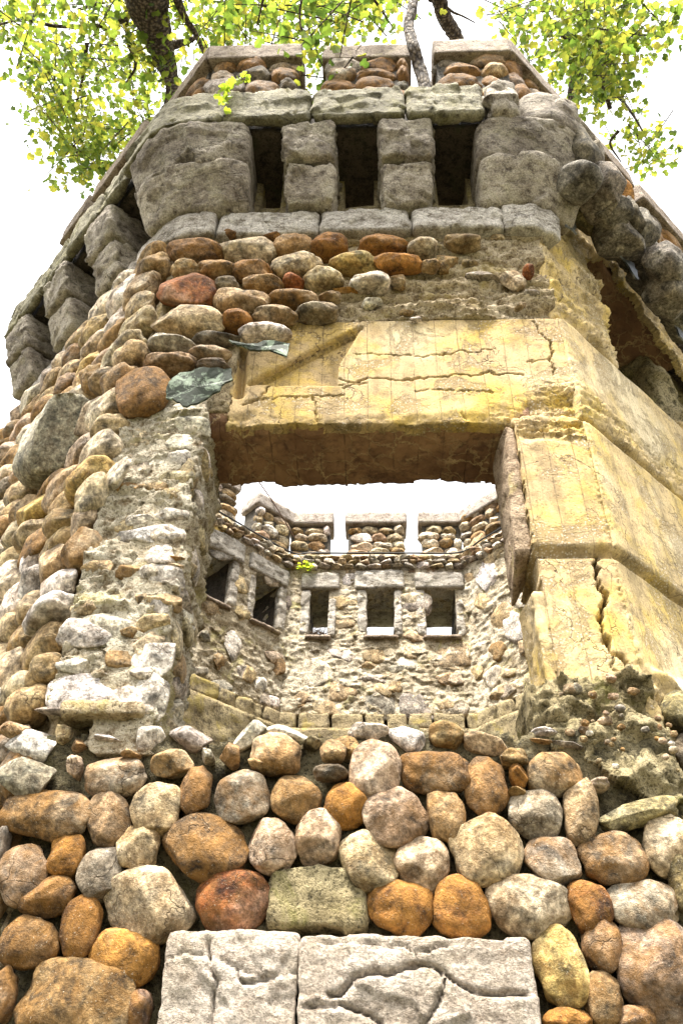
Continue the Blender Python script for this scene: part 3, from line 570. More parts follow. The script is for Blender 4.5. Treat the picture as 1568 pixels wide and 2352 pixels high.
# ---- wall above the beam: cobbles left, crumbling concrete right
def up_h(U, Z):
    r = smooth(-.3, .1, U-(8.0-Z)*.0+.25*fbm(P3(U*2, Z*2, 9), 2)-np.where(Z > 7.55, .55, np.where(Z > 7.3, .15, -.35)))
    L_ = layered(U, Z, 21, .085); return -.02+walln(U, Z, .8, 3)*(1-r)+r*(.02+L_)-.06*np.exp(-((Z-7.50-.02*np.sin(U*5))/.02)**2)*r-.05*np.exp(-((Z-7.22)/.018)**2)*r
upw = patch('cobble_wall', FF, XL-.02, XR+.0, 6.93, 7.99, .014, up_h, 'rough', tower, None, .5)
U3 = [(900, 285, 245, 115, 3, 'brown'), (1142, 280, 250, 125, 8, 'ltan', 'f'), (1345, 265, 165, 120, 0, 'tan'), (1512, 262, 170, 115, 0, 'rust'), (860, 370, 145, 100, 0, 'tan'), (995, 372, 158, 105, 3, 'tan'),
      (1160, 377, 168, 110, 8, 'rust'), (1370, 350, 225, 130, 0, 'ltan'), (862, 470, 245, 155, 3, 'red', 'f'), (1040, 440, 108, 80, 0, 'grey'), (1210, 437, 172, 98, 5, 'tan'), (1345, 418, 95, 85, 0, 'red', 'f'), (1487, 412, 172, 115, 6, 'ltan'),
      (1105, 517, 252, 130, 6, 'pink'), (1352, 503, 208, 92, 3, 'brown'), (1515, 490, 95, 60, 0, 'pink'), (865, 602, 312, 148, 0, 'ltan', 'f'), (1090, 602, 132, 112, 0, 'rust'), (1262, 577, 195, 100, 3, 'pink'), (1452, 557, 185, 100, 3, 'grey'),
      (990, 677, 205, 70, 0, 'dgrey', 'f'), (1217, 655, 222, 98, 0, 'white'), (960, 755, 198, 90, 3, 'gbrown'), (975, 812, 145, 75, 0, 'dgrey'), (780, 800, 228, 115, -3, 'pink'), (662, 932, 245, 215, 0, 'brown', 'f'), (790, 715, 210, 110, 10, 'grey', 'f'),
      (1060, 205, 80, 60, 0, 'dbrown', 'f'), (1250, 215, 80, 50, 0, 'rust', 'f')]
U4 = [(195, 260, 222, 110, 4, 'rust'), (370, 270, 128, 112, 0, 'ltan'), (555, 237, 155, 78, 2, 'ltan'), (60, 337, 212, 112, 0, 'yellow'), (265, 337, 222, 90, 3, 'orange'), (410, 347, 82, 68, -20, 'tan'), (130, 427, 172, 98, -3, 'white'),
      (485, 330, 92, 82, 0, 'tan', 'a'), (455, 195, 90, 50, 0, 'brown', 'a'), (715, 215, 60, 30, 0, 'ltan', 'a'), (650, 395, 150, 45, 0, 'grey', 'a'), (790, 420, 90, 80, -20, 'pink', 'a'), (590, 335, 70, 35, 0, 'ltan', 'a'), (255, 420, 70, 60, 0, 'tan', 'a'),
      (820, 530, 60, 35, -30, 'ltan', 'a'), (855, 375, 50, 70, 30, 'red', 'f'), (300, 560, 60, 30, 0, 'tan', 'a'), (140, 520, 90, 50, 0, 'white', 'a'), (880, 475, 90, 40, 0, 'grey', 'a'), (20, 455, 110, 35, 0, 'orange', 'a'), (340, 590, 50, 25, 0, 'white', 'a')]
for lst, ox in ((U3, 0), (U4, 784)):
    for it in lst:
        cx, cy, w_, h_, rt, col = it[:6]; sh = it[6] if len(it) > 6 else 'c'
        img_stone(FF, ox+cx/2, 439+cy/2, w_/2, h_/2, rt, col, upw, off=.07 if sh != 'a' else .03, shape=sh, d=.24 if sh != 'a' else .12, grow=1.13)
# mortar and stones at the corner left of the beam
patch('cobble_wall', FF, XL-.02, -.97, 5.95, 6.95, .02, lambda U, Z: -.0+walln(U, Z, .8, 3), 'rough', tower, None, .4)

# ---- left wall, all cobbles; the window opening lies only in the front
lw = patch('cobble_wall', FL, -.02, LL, 1.8, 7.99, .03, lambda U, Z: -.0+walln(U, Z, 1.2, 13), 'rough', tower, None, .5)
patch('wall_footing', FL, -.02, LL, 0, 1.8, .12, lambda U, Z: walln(U, Z, 1.0, 13), 'mortar', tower, None, .5)
warm = ['ltan', 'cream', 'cream', 'cream', 'ltan', 'pink', 'grey', 'cream', 'tan', 'ltan', 'cream', 'yellow', 'white', 'ltan', 'gbrown', 'cream', 'tan']
bigr = px(FL, [(140, 1035)], .1)[0]
skipL = lambda u, z: (abs(u-bigr[0]) < .42 and abs(z-bigr[1]) < .30)
fill(FL, -.02, LL+.05, 5.0, 7.95, .235, .085, lw, warm, (.26, .50), skipL, dd=(.2, .3))
fill(FL, .05, LL+.05, 3.4, 5.0, .22, .08, lw, ['white', 'ltan', 'cream', 'cream', 'tan', 'white', 'ltan', 'gbrown'], (.22, .42), skipL, dd=(.16, .24))
fill(FL, .0, LL+.05, 1.9, 3.4, .26, .08, lw, ['tan', 'brown', 'gbrown', 'grey'], (.25, .42))
stone(FL, bigr[0], bigr[1], .14, .85, .62, .45, .2, 'grey', lw, 'a', seed=3)

# ---- right wall: concrete core with the facing lost, one opening high up
hole = px(FR, [(1347, 609), (1387, 594), (1522, 781), (1560, 835), (1560, 930), (1433, 836), (1402, 818), (1372, 664)])
hz = [(.80, 6.95), (.82, 7.45), (.86, 8.15), (.79, 8.55), (1.24, 9.01), (2.06, 8.42), (2.6, 8.0), (2.6, 7.3), (1.5, 6.95)]
rough_a = px(FR, c4((1060, 900), (1568, 1300)))
def right_h(U, Z):
    h = .006*fbm(P3(U*4, Z*4, 31), 3)
    h = h-.09*np.exp(-((Z-5.83)/.022)**2)-.09*np.exp(-((Z-4.70)/.024)**2)+.03*(Z > 4.70)*(Z < 5.83)+.03*(Z > 5.83)*(Z < 6.94)-.07*np.exp(-((Z-6.95)/.02)**2)
    a = smooth(5.83, 5.9, Z)*smooth(6.28, 6.1, Z+.1*fbm(P3(U*2, Z*3, 3), 3)); h = h + a*(.0+layered(U, Z, 31, .035))
    b = smooth(.0, .12, Z-6.95+.04*fbm(P3(U*2, Z, 5), 2))*(1-.75*smooth(.05, .35, fbm(P3(U*1.5, Z*2.2, 6), 3))); h = h + b*(.015+layered(U, Z, 41, .06))
    c = smooth(4.05, 3.9, Z+.1*fbm(P3(U*3, Z*3, 4), 3)); h = h + c*(.07*fbm(P3(U*5, Z*5, 17), 4)+.02)
    d = smooth(.03, 0, U+.015*fbm(P3(U*14, Z*14, 1), 3)); return h + d*(.012*fbm(P3(U*40, Z*40, 2), 3)-.008)
rw = patch('concrete_wall', FR, 0, LR, 3.0, 9.4, .017, right_h, 'side', tower, lambda U, Z: ~inpoly(U+ragged(U, Z, 3, .016), Z+ragged(U, Z, 4, .006), hz), .07, rows=1)
patch('wall_footing', FR, -.02, LR, 0, 3.05, .05, lambda U, Z: .01+walln(U, Z, 1.5, 13), 'mortar', tower, None, .5)
fill(FR, .05, LR, 2.0, 3.75, .24, .08, rw, ['tan', 'moss', 'gbrown', 'grey', 'brown'], (.25, .42))
# brown soffit, back wall in the painted shade tone, and mossy masonry seen in that opening
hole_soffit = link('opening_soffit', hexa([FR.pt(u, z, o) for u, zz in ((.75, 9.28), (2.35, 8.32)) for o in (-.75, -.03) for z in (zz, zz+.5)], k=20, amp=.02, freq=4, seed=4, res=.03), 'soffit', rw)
link('opening_side', hexa(fbox(FR, 2.05, 2.7, 6.9, 8.5, -.9, -.18), k=9, amp=.07, freq=4, seed=14, res=.03), 'moss', rw)
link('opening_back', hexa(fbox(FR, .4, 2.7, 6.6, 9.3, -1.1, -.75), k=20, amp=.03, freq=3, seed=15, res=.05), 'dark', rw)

# ---- sill course (projecting string course of pale hewn stones)
def course(fr, us, z0, z1, o0, o1, mat, parent, name, k=9, amp=.02, freq=6, sd=0, **kw):
    for i, (a, b) in enumerate(zip(us[:-1], us[1:])):
        link(name, hexa(fbox(fr, a+.006, b-.006, z0+rnd.uniform(-.01, .01), z1+rnd.uniform(-.008, .008), o0, o1+rnd.uniform(-.012, .012)), k=k, amp=amp, freq=freq, seed=sd+i*3+1, res=.022, **kw), mat, parent, (rnd.uniform(.9, 1.08),)*3+(1,))
strc = patch('string_course', FF, XL-.05, XR+.03, 7.97, 8.3, .06, .03, 'rough', tower, None, .4)
sx = [hit(FF, x, 515, .12)[0] for x in (497, 733, 943)]
def cornerq(side, ua, ub, o0, o1, z0, z1):
    """plan quad that wraps the front corner: ua on the front face, ub along the side face"""
    if side == 'L':
        A = FL.pt(ub, 0, o1); B = FF.pt(ua, 0, o1); C = FF.pt(ua, 0, o0); D = FL.pt(ub, 0, o0); K = np.array([XL-TL*o1, -o1, 0]); Ki = np.array([XL-TL*o0, -o0, 0])
    else:
        A = FF.pt(ua, 0, o1); B = FR.pt(ub, 0, o1); C = FR.pt(ub, 0, o0); D = FF.pt(ua, 0, o0); K = np.array([XR+TR*o1, -o1, 0]); Ki = np.array([XR+TR*o0, -o0, 0])
    return A, B, C, D, K, Ki
def wrap(side, ua, ub, prof, mat, parent, name, k=10, amp=.03, freq=3.5, sd=0, o0=-.15, color=(1, 1, 1, 1), label=None):
    """one stone bent round the corner; prof = ((z, offset), (z, offset)) bottom and top. Swept on a bent grid."""
    (za, oa), (zb, ob) = prof
    V, F = cubegrid(34, 14, 24); Pn = V/((np.abs(V)**k).sum(1)**(1/k))[:, None]
    t = (Pn[:, 0]+1)/2; s_ = (Pn[:, 1]+1)/2; r = (Pn[:, 2]+1)/2; out = np.zeros_like(V)
    o_out = oa+(ob-oa)*r**1.0; off = o0+(o_out-o0)*s_; z = za+(zb-za)*r
    fr2, sg, T, X0 = (FL, -1, TL, XL) if side == 'L' else (FR, 1, TR, XR)
    la = abs(X0-ua); tot = la+ub; L0 = la/tot
    # soft corner
    K = np.stack([X0+sg*T*off, -off, z], -1); fA = np.stack([np.full(len(t), ua), -off, z], -1); sB = fr2.o+fr2.u*ub+off[:, None]*fr2.n; sB = sB.copy(); sB[:, 2] = z
    g = np.where(t < L0, t/L0, 0)[:, None]; h = np.where(t >= L0, (t-L0)/(1-L0), 0)[:, None]
    q = np.where((t < L0)[:, None], fA+(K-fA)*g, K+(sB-K)*h)
    rad = np.exp(-((t-L0)/.10)**2)*.05; inw = -(FF.n+fr2.n)/2; q = q + (rad*s_)[:, None]*inw
    n2 = np.where((t < L0)[:, None], FF.n, fr2.n)*np.abs(Pn[:, 1:2])**4*np.sign(Pn[:, 1:2]) + np.array([0, 0, 1.])*np.sign(Pn[:, 2:3])*np.abs(Pn[:, 2:3])**4
    n2 /= np.linalg.norm(n2, axis=1)[:, None]+1e-6
    d = amp*facets(q*freq+sd*7.7)+amp*.6*fbm(q*freq*.6+sd, 2)+.007*fbm(q*22+sd, 3); q = q+n2*d[:, None]
    v0, v1, v2 = q[F[:, 0]], q[F[:, 1]], q[F[:, 2]]
    if ((np.cross(v1-v0, v2-v0))*(v0-q.mean(0))).sum() < 0: F = F[:, ::-1]
    return link(name, mesh(name, q, F, True), mat, parent, color, label=label)
course(FF, sx, 7.99, 8.31, -.1, .13, 'hewn_light', strc, 'sill_stone', sd=2)
course(FF, [sx[2], 1.12], 7.99, 8.31, -.1, .14, 'hewn_light', strc, 'sill_stone', sd=12)
wrap('R', 1.11, .16, ((7.99, .13), (8.31, .15)), 'hewn_light', strc, 'sill_stone', sd=4, amp=.02)
wrap('L', sx[0]-.01, .5, ((7.99, .12), (8.31, .14)), 'hewn_light', strc, 'sill_stone', sd=6, amp=.03)
course(FL, [.51, .95, 1.4, 1.9, 2.4, LL+.03], 7.99, 8.27, -.1, .13, 'hewn_light', strc, 'sill_stone', sd=22)

# ---- machicolation: back wall, corbels, lintel course
mach = patch('corbel_gallery', FF, XL-.02, XR+.02, 8.28, 9.12, .03, lambda U, Z: walln(U, Z, .4, 33)-.06-.02*(np.abs(Z-8.62) < .012), 'brick', tower, lambda U, Z: ~((Z > 8.66) & (((U > -.99) & (U < -.80)) | ((U > -.24) & (U < .06)) | ((U > .61) & (U < .90)))), .5)
patch('corbel_gallery', FL, -.02, LL, 7.98, 9.12, .04, lambda U, Z: walln(U, Z, .5, 35), 'dark', tower, None, .5)  # back wall coloured dark to stand for shade between the corbels
def corbel(fr, u0, u1, sd, parent, zs=(8.30, 8.68, 9.12), offs=(.14, .36, .54), mat='hewn', cols=(1.1, .95)):
    for i in range(2):
        z0, z1 = zs[i]+.005, zs[i+1]-.008; oa, ob = offs[i], offs[i+1]; g = .01*(-1)**i
        C8 = [fr.pt(u, z, o) for u in (u0+g, u1-g) for s_ in (0, 1) for z, o in (((z0, -.12), (z1, -.12)) if s_ == 0 else ((z0, oa+(.05 if i == 0 else .05)), (z1, ob+.0)))]
        link('corbel_stone', hexa(C8, k=11, amp=.036, freq=4.2, ledge=.006, seed=sd+i*5, res=.018, fine=.008), mat, parent, (cols[i],)*3+(1,))
corbel(FF, -.735, -.285, 11, mach); corbel(FF, .10, .545, 23, mach)
for side, ua, ub, sd in (('L', -1.02, .30, 3), ('R', .93, .34, 5)):
    wrap(side, ua, ub, ((8.30, .17), (8.70, .42)), 'hewn', mach, 'corbel_stone', k=9, sd=sd, amp=.045, color=(1.1, 1.1, 1.1, 1))
    wrap(side, ua-.01, ub+.05, ((8.69, .36), (9.13, .55)), 'hewn', mach, 'corbel_stone', k=9, sd=sd+9, amp=.045, color=(.95, .95, .95, 1))
corbel(FL, .72, 1.18, 31, mach, mat='hewn', offs=(.14, .33, .48)); corbel(FL, 1.58, 2.05, 43, mach, mat='hewn', offs=(.14, .33, .48)); corbel(FL, 2.45, LL+.12, 57, mach, mat='hewn', offs=(.14, .33, .48))
lin = patch('lintel_course', FF, XL-.15, XR+.15, 9.16, 9.62, .08, .40, 'dark', tower, None, .9)  # slot ceilings, here and on the left face, painted dark as shade
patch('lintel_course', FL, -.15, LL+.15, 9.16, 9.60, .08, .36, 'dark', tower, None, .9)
lx = [hit(FF, x, 240, .54)[0] for x in (519, 714, 932)]
course(FF, lx+[1.02], 9.12, 9.66, .46, .56, 'lintel', lin, 'lintel_stone', sd=3, amp=.03, freq=5)
wrap('L', lx[0], .45, ((9.12, .54), (9.66, .53)), 'lintel', lin, 'lintel_stone', sd=17, amp=.03, o0=.42)
link('lintel_stone', hexa(fbox(FF, 1.03, 1.33, 9.10, 9.68, 0, .60), k=7, amp=.05, freq=5, seed=71, res=.02), 'hewn', lin)
wrap('R', 1.34, .55, ((9.08, .56), (9.68, .58)), 'hewn', lin, 'lintel_stone', sd=19, amp=.06, k=5, o0=0)
course(FL, [.46, 1.0, 1.6, 2.2, LL+.22], 9.12, 9.64, .40, .49, 'lintel', lin, 'lintel_stone', sd=43, amp=.03, freq=5)

# ---- tumbled boulders of the gallery on the right face
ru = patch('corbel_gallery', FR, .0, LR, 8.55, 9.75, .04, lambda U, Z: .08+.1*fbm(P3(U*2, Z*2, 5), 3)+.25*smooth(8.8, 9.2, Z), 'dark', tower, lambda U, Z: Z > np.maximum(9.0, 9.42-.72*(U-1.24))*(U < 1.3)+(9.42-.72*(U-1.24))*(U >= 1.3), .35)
TC = lambda cx, cy: (1160+.3067*cx, 219.5+.3067*cy)
for (cx, cy, wm, hm, dm, rt, col, sh, of) in [(525, 470, .34, .52, .4, .2, 'rock', 'a', .42), (540, 620, .33, .40, .4, 0, 'rock', 'a', .42), (700, 700, .34, .6, .45, .1, 'rock', 'a', .45), (620, 880, .34, .40, .35, .4, 'moss', 'a', .25),
        (760, 850, .36, .45, .4, 0, 'rock', 'a', .4), (900, 950, .32, .4, .36, 0, 'rock', 'a', .42), (985, 1050, .32, .42, .4, 0, 'rock', 'a', .42), (830, 1080, .5, .4, .4, .3, 'rock', 'a', .3), (1010, 1200, .4, .42, .4, 0, 'rock', 'a', .3),
        (1190, 1280, .4, .36, .36, 0, 'rock', 'a', .5), (1230, 1480, .45, .4, .4, 0, 'rock', 'a', .4), (1100, 1330, .5, .45, .4, .2, 'rock', 'a', .3), (1290, 1620, .5, .5, .4, 0, 'rock', 'a', .3), (850, 760, .25, .4, .3, 0, 'orange', 'f', .4),
        (600, 660, .14, .2, .2, .5, 'rock', 'a', .4), (1070, 1080, .2, .3, .3, 0, 'tan', 'a', .4), (930, 1130, .4, .4, .3, 0, 'rock', 'a', .3), (470, 760, .25, .3, .3, .3, 'ltan', 'a', .2)]:
    x, y = TC(cx, cy); u, z, t = hit(FR, x, y, of); stone(FR, u, z, of, wm, hm, dm, rt, col, ru, sh, name='boulder')

# ---- parapet merlons
def merlon(segs, z0, z1, thick, capz, parent, cols, row=.27, capmat='cap', over=.07, wr=(.26, .52), off=.0, seed=0, name='merlon', nofill=()):
    """segs: list of (frame, u0, u1, outer offset); stones on the face that looks along the frame normal"""
    core = None
    for j, (fr, a, b, o) in enumerate(segs):
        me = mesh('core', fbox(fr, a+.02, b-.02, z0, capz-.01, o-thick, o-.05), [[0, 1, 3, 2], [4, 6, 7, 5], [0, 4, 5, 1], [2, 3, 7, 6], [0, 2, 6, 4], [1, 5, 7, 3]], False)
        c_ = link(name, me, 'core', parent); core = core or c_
        if j not in nofill: fill(fr, a+.03, b-.03, z0+.02, capz-.05, row, o-.07, c_, cols, wr, dd=(.16, .24), ang=.2)
        link('cap', hexa(fbox(fr, a-(over if j == 0 else -.004), b+over, capz, z1, o-thick-.05, o+over), k=40, amp=.008, freq=3, seed=seed+j, res=.04, fine=.004), capmat, c_)
    return core
dk = ['gbrown', 'brown', 'dbrown', 'gbrown', 'grey', 'tan', 'rock', 'brown']
par = patch('parapet', FF, XL, XR, 9.6, 9.75, .1, .2, 'rough', tower, None, .6)
OC = .19
def wrapcap(side, ua, ub, z0, z1, oo, oi, mat, parent):
    fr2, sg, T, X0 = (FL, -1, TL, XL) if side == 'L' else (FR, 1, TR, XR)
    pl_ = [(ua, -oo), (X0+sg*T*oo, -oo), tuple((fr2.o+fr2.u*ub+fr2.n*oo)[:2]), tuple((fr2.o+fr2.u*ub+fr2.n*oi)[:2]), (X0+sg*T*oi, -oi), (ua, -oi)]
    V = []; F = []
    for a, b in ((0, 1), (1, 2)):
        i0, i1 = (5-a, 5-b)
        A, B, C, D = pl_[a], pl_[b], pl_[i1], pl_[i0]
        link('cap', hexa(plan4(A, B, C, D, z0+.002*a, z1+.003*a), k=60, amp=.008, freq=3, seed=a, res=.04, fine=.004), mat, parent)
m1 = merlon([(FF, XL-.06, -.715, OC)], 9.7, 11.5, .42, 11.17, par, dk, over=.0)
wrapcap('L', -.70, 1.0, 11.17, 11.5, .25, -.3, 'cap', m1)
merlon([(FL, -.05, .98, OC)], 9.7, 11.45, .42, 11.16, par, dk, over=-.02)
merlon([(FF, -.46, .43, OC)], 9.7, 11.5, .42, 11.17, par, dk, over=.03)
m3 = merlon([(FF, .70, XR+.06, OC)], 9.7, 11.45, .42, 11.17, par, dk, over=.0)
wrapcap('R', .69, .98, 11.17, 11.5, .25, -.3, 'cap', m3)
merlon([(FR, -.05, .95, OC)], 9.6, 11.45, .42, 11.16, par, dk, over=-.02)
merlon([(FR, 1.22, 2.10, OC)], 9.6, 11.5, .42, 11.17, par, dk, over=.07); merlon([(FR, 2.40, LR+.05, OC)], 9.6, 11.5, .42, 11.17, par, dk, over=.07)
merlon([(FL, 1.2, 2.15, OC+.03)], 9.6, 11.62, .42, 11.25, par, dk, over=.10); merlon([(FL, 2.5, LL+.15, OC+.03)], 9.6, 11.62, .42, 11.25, par, dk, over=.10)

# ---- far side of the tower seen through the window
YB = 6.7; s2 = math.sqrt(.5)
XBL, XBR = -1.25, 1.40
FB = Frame((0, YB, 0), (1, 0, 0), (0, -1, 0))
FBL = Frame((XBL, YB, 0), (-s2, -s2, 0), (s2, -s2, 0)); FBR = Frame((XBR, YB, 0), (s2, -s2, 0), (-s2, -s2, 0))
LB = 2.3
FWL = Frame((XBL-LB*s2, YB-LB*s2, 0), (0, -1, 0), (1, 0, 0)); FWR = Frame((XBR+LB*s2, YB-LB*s2, 0), (0, -1, 0), (-1, 0, 0))
FIL = Frame((FWL.o[0], FWL.o[1]-2.6, 0), (s2, -s2, 0), (s2, s2, 0)); FIR = Frame((FWR.o[0], FWR.o[1]-2.6, 0), (-s2, -s2, 0), (-s2, s2, 0))
ZW0, ZWT = 7.12, 9.86
def rect(fr, xy, off=0):
    q = px(fr, xy, off); return q[:, 0].min(), q[:, 0].max(), q[:, 1].min(), q[:, 1].max()
c7 = lambda *p: [(376+.549*x, 1035+.549*y) for x, y in p]
winsB = [rect(FB, c7((600, 790), (693, 603))), rect(FB, c7((845, 790), (965, 592))), rect(FB, c7((1097, 785), (1218, 585)))]
winsB = [(a, b, 8.37, 9.2) for a, b, _, _ in winsB]
wl = [px(FBL, c7((375, 640), (480, 700))), px(FBL, c7((165, 540), (275, 600)))]
winsL = [(min(q[0, 0], q[1, 0]), max(q[0, 0], q[1, 0]), 8.37, 9.2) for q in wl]
def inner_h(s_):
    def f(U, Z):
        q = facets(P3(U*3.1, Z*4.2, s_)); return .02*q+walln(U, Z, .55, s_)+.014*fbm(P3(U*8, Z*14, s_), 3)-.0
    return f
def holes(ws): return lambda U, Z: ~np.any([(U > a) & (U < b) & (Z > c) & (Z < d) for a, b, c, d in ws], axis=0) if ws else np.ones(U.shape, bool)
iw = patch('inner_wall', FB, XBL-.02, XBR+.02, ZW0, ZWT, .016, inner_h(51), 'inner', tower, holes(winsB), .6, rows=4)
iwl = patch('inner_wall', FBL, -.02, LB+.02, ZW0, ZWT, .016, inner_h(53), 'inner', tower, holes(winsL), .6, rows=4)
iwr = patch('inner_wall', FBR, -.02, LB+.02, ZW0, ZWT, .018, inner_h(57), 'inner', tower, None, .6)
for fr, L_ in ((FWL, 2.6), (FWR, 2.6)): patch('inner_wall', fr, -.02, L_, ZW0, ZWT, .05, inner_h(59), 'inner', tower, None, .6)
for fr in (FIL, FIR): patch('inner_wall', fr, -.02, 1.6, 0, ZWT, .1, inner_h(61), 'inner', tower, None, .1)
for fr, L0_, L1_ in ((FB, XBL-.15, XBR+.15), (FBL, -.05, LB+.05), (FBR, -.05, LB+.05), (FWL, 0, 2.6), (FWR, 0, 2.6)):
    patch('lower_inner_wall', fr, L0_, L1_, 0, 6.86, .05, lambda U, Z: .12+.03*fbm(P3(U*3, Z*3, 4), 3), 'brick', tower, None, .5)
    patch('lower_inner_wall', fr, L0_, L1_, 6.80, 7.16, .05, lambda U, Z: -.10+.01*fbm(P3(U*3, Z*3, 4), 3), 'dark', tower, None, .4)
    u = L0_+.1
    while u < L1_-.2:
        wd = rnd.choice((.26, .3, .42)); br = link('brick', hexa(fbox(fr, u, u+wd, 6.87, 7.115, -.1, .06+rnd.uniform(-.02, .03)), k=14, amp=.02, freq=6, seed=int(u*10), res=.04), 'brick', iw, (1, 1, 1, 1)); u += wd+.035
# lintels, jambs and sills of the little windows
for ws, fr, par_, i0 in ((winsB, FB, iw, 0), (winsL, FBL, iwl, 50)):
    for i, (a, b, c, d) in enumerate(ws):
        link('window_lintel', hexa(fbox(fr, a-.13-.05*(i%2), b+.15, d+.0, d+.30+.05*(i%2), -.55, .05), k=16, amp=.018, freq=6, seed=i+3, res=.03), 'hewn_light', par_, (.85, .85, .85, 1))
        link('window_sill', hexa(fbox(fr, a-.04, b+.04, c-.06, c+.0, -.5, .06), k=14, amp=.012, freq=7, seed=i, res=.03), 'cap', par_)
        link('window_jamb', hexa(fbox(fr, a-.12, a+.012, c+rnd.uniform(0, .1), d, -.1, .02), k=9, amp=.02, freq=7, seed=i+i0, res=.02), 'hewn_light', par_)
        link('window_jamb', hexa(fbox(fr, b-.012, b+.10, c, d-rnd.uniform(0, .3), -.1, .02), k=9, amp=.02, freq=7, seed=i+5+i0, res=.02), 'hewn_light', par_)
    for i, (a, b, c, d) in enumerate(ws):
        for x0, x1 in ((a-.30, a-.005), (b+.005, b+.30)): link('corbel_stone', hexa(fbox(fr, x0, x1, 8.2, 9.21, -1.08, -.585), k=16, amp=.02, freq=5, seed=i+30, res=.06), 'dark', par_)  # corbel-like blocks added outside to keep sky light out, in the shade tone
        for x0, x1 in ((a+.001, a+.006), (b-.006, b-.001)): link('window_shade_lining', mesh('lining', fbox(fr, x0, x1, c, d+.01, -.6, -.11), [[0, 1, 3, 2], [4, 6, 7, 5], [0, 4, 5, 1], [2, 3, 7, 6], [0, 2, 6, 4], [1, 5, 7, 3]], False), 'dark', par_)  # thin dark sheets added to paint the window passage as shaded
    # overhanging gallery outside, whose underside is seen through the windows
    link('gallery_slab', hexa(fbox(fr, (XBL-.6 if fr is FB else -.5), (XBR+.6 if fr is FB else LB+.5), 9.21, 9.7, -1.08, -.56), k=30, amp=.01, freq=3, seed=2, res=.08), 'hewn', par_)
# embedded stones in the far walls
for (cx, cy, w_, h_, col) in [(905, 1060, 120, 110, 'grey'), (1065, 1070, 140, 110, 'grey'), (1210, 1080, 120, 70, 'grey'), (1200, 860, 190, 90, 'ltan'), (1050, 640, 120, 80, 'grey'), (760, 640, 90, 60, 'ltan'), (640, 940, 120, 110, 'white'), (740, 1000, 130, 90, 'ltan'), (740, 860, 110, 60, 'white'),
        (900, 860, 120, 60, 'tan'), (1000, 900, 120, 60, 'white'), (1180, 960, 120, 60, 'tan'), (760, 720, 80, 60, 'ltan'), (1040, 780, 90, 50, 'tan'), (1070, 500, 130, 90, 'pink'), (1010, 490, 60, 40, 'grey'), (860, 900, 60, 50, 'ltan'), (580, 1040, 90, 70, 'tan'), (870,960,110,50,'white'),(960,990,90,50,'ltan'),(690,1080,120,60,'tan')]:
    img_stone(FB, *c7((cx, cy))[0], w_*.549, h_*.549, rnd.uniform(-8, 8), {'tan': 'ltan'}.get(col, col), iw, off=-.03, shape='a', d=.11, grow=1.2)
for (cx, cy, w_, h_, rt, col) in [(290, 820, 80, 100, 20, 'white'), (235, 880, 60, 60, 30, 'tan'), (130, 930, 110, 50, 30, 'grey'), (240, 990, 100, 50, 30, 'grey'), (420, 1050, 80, 60, 30, 'grey'), (330, 930, 60, 50, 20, 'white'), (330, 680, 70, 50, 30, 'ltan'), (320, 560, 60, 60, 20, 'ltan'), (195, 660, 80, 50, 30, 'ltan'),
        (215, 345, 80, 40, 30, 'yellow'), (290, 330, 60, 40, 20, 'ltan'), (430, 430, 90, 50, 20, 'ltan'), (250, 420, 120, 60, 30, 'grey'), (460, 530, 100, 60, 30, 'grey'), (480, 900, 60, 60, 20, 'tan'), (540, 650, 80, 60, 0, 'grey'), (400, 980, 70, 50, 30, 'white'), (170, 780, 50, 40, 30, 'grey')]:
    img_stone(FBL, *c7((cx, cy))[0], w_*.549, h_*.549, rt, col, iwl, off=-.01, shape='a', d=.1, grow=1.25)
for (cx, cy, w_, h_, rt, col) in [(1350, 520, 80, 90, -20, 'white'), (1420, 700, 90, 80, -20, 'ltan'), (1490, 620, 80, 90, -20, 'white'), (1380, 430, 90, 60, -20, 'ltan'), (1440, 370, 100, 60, -30, 'ltan'), (1470, 740, 80, 120, -30, 'white'), (1400, 840, 60, 60, -20, 'tan'), (1380, 950, 80, 60, -20, 'white'), (1440, 1010, 60, 40, -20, 'grey'), (1520, 820, 60, 60, 0, 'ltan'), (1330, 640, 60, 60, 0, 'ltan'), (1300, 400, 90, 40, -20, 'ltan')]:
    img_stone(FBR, *c7((cx, cy))[0], w_*.549, h_*.549, rt, col, iwr, off=-.015, shape='a', d=.1, grow=1.4)
for fr, L0_, L1_, ws in ((FB, XBL, XBR, winsB), (FBL, 0, LB, winsL), (FBR, 0, LB, [])):
    nogo = lambda u, z: rnd.random() < .85 or any(a-.16 < u < b+.16 and c-.1 < z < d+.4 for a, b, c, d in ws)
    fill(fr, L0_, L1_, 7.16, 9.55, .22, -.03, iw, ['ltan', 'cream', 'ltan', 'white', 'cream'], (.2, .42), nogo, 'a', (.09, .12), ang=.25)
# ragged rim of thin stones under the parapet
for fr, a, b in ((FB, XBL, XBR), (FBL, 0, LB), (FBR, 0, LB)):
    for k_ in range(3):
        u = a
        while u < b:
            wd = rnd.uniform(.1, .24); stone(fr, u+wd/2, 9.62+k_*.08, .03, wd, rnd.uniform(.04, .11), .14, rnd.uniform(-.3, .3), rnd.choice(['grey', 'cream', 'ltan', 'grey', 'white', 'pink']), iw, 'a'); u += wd
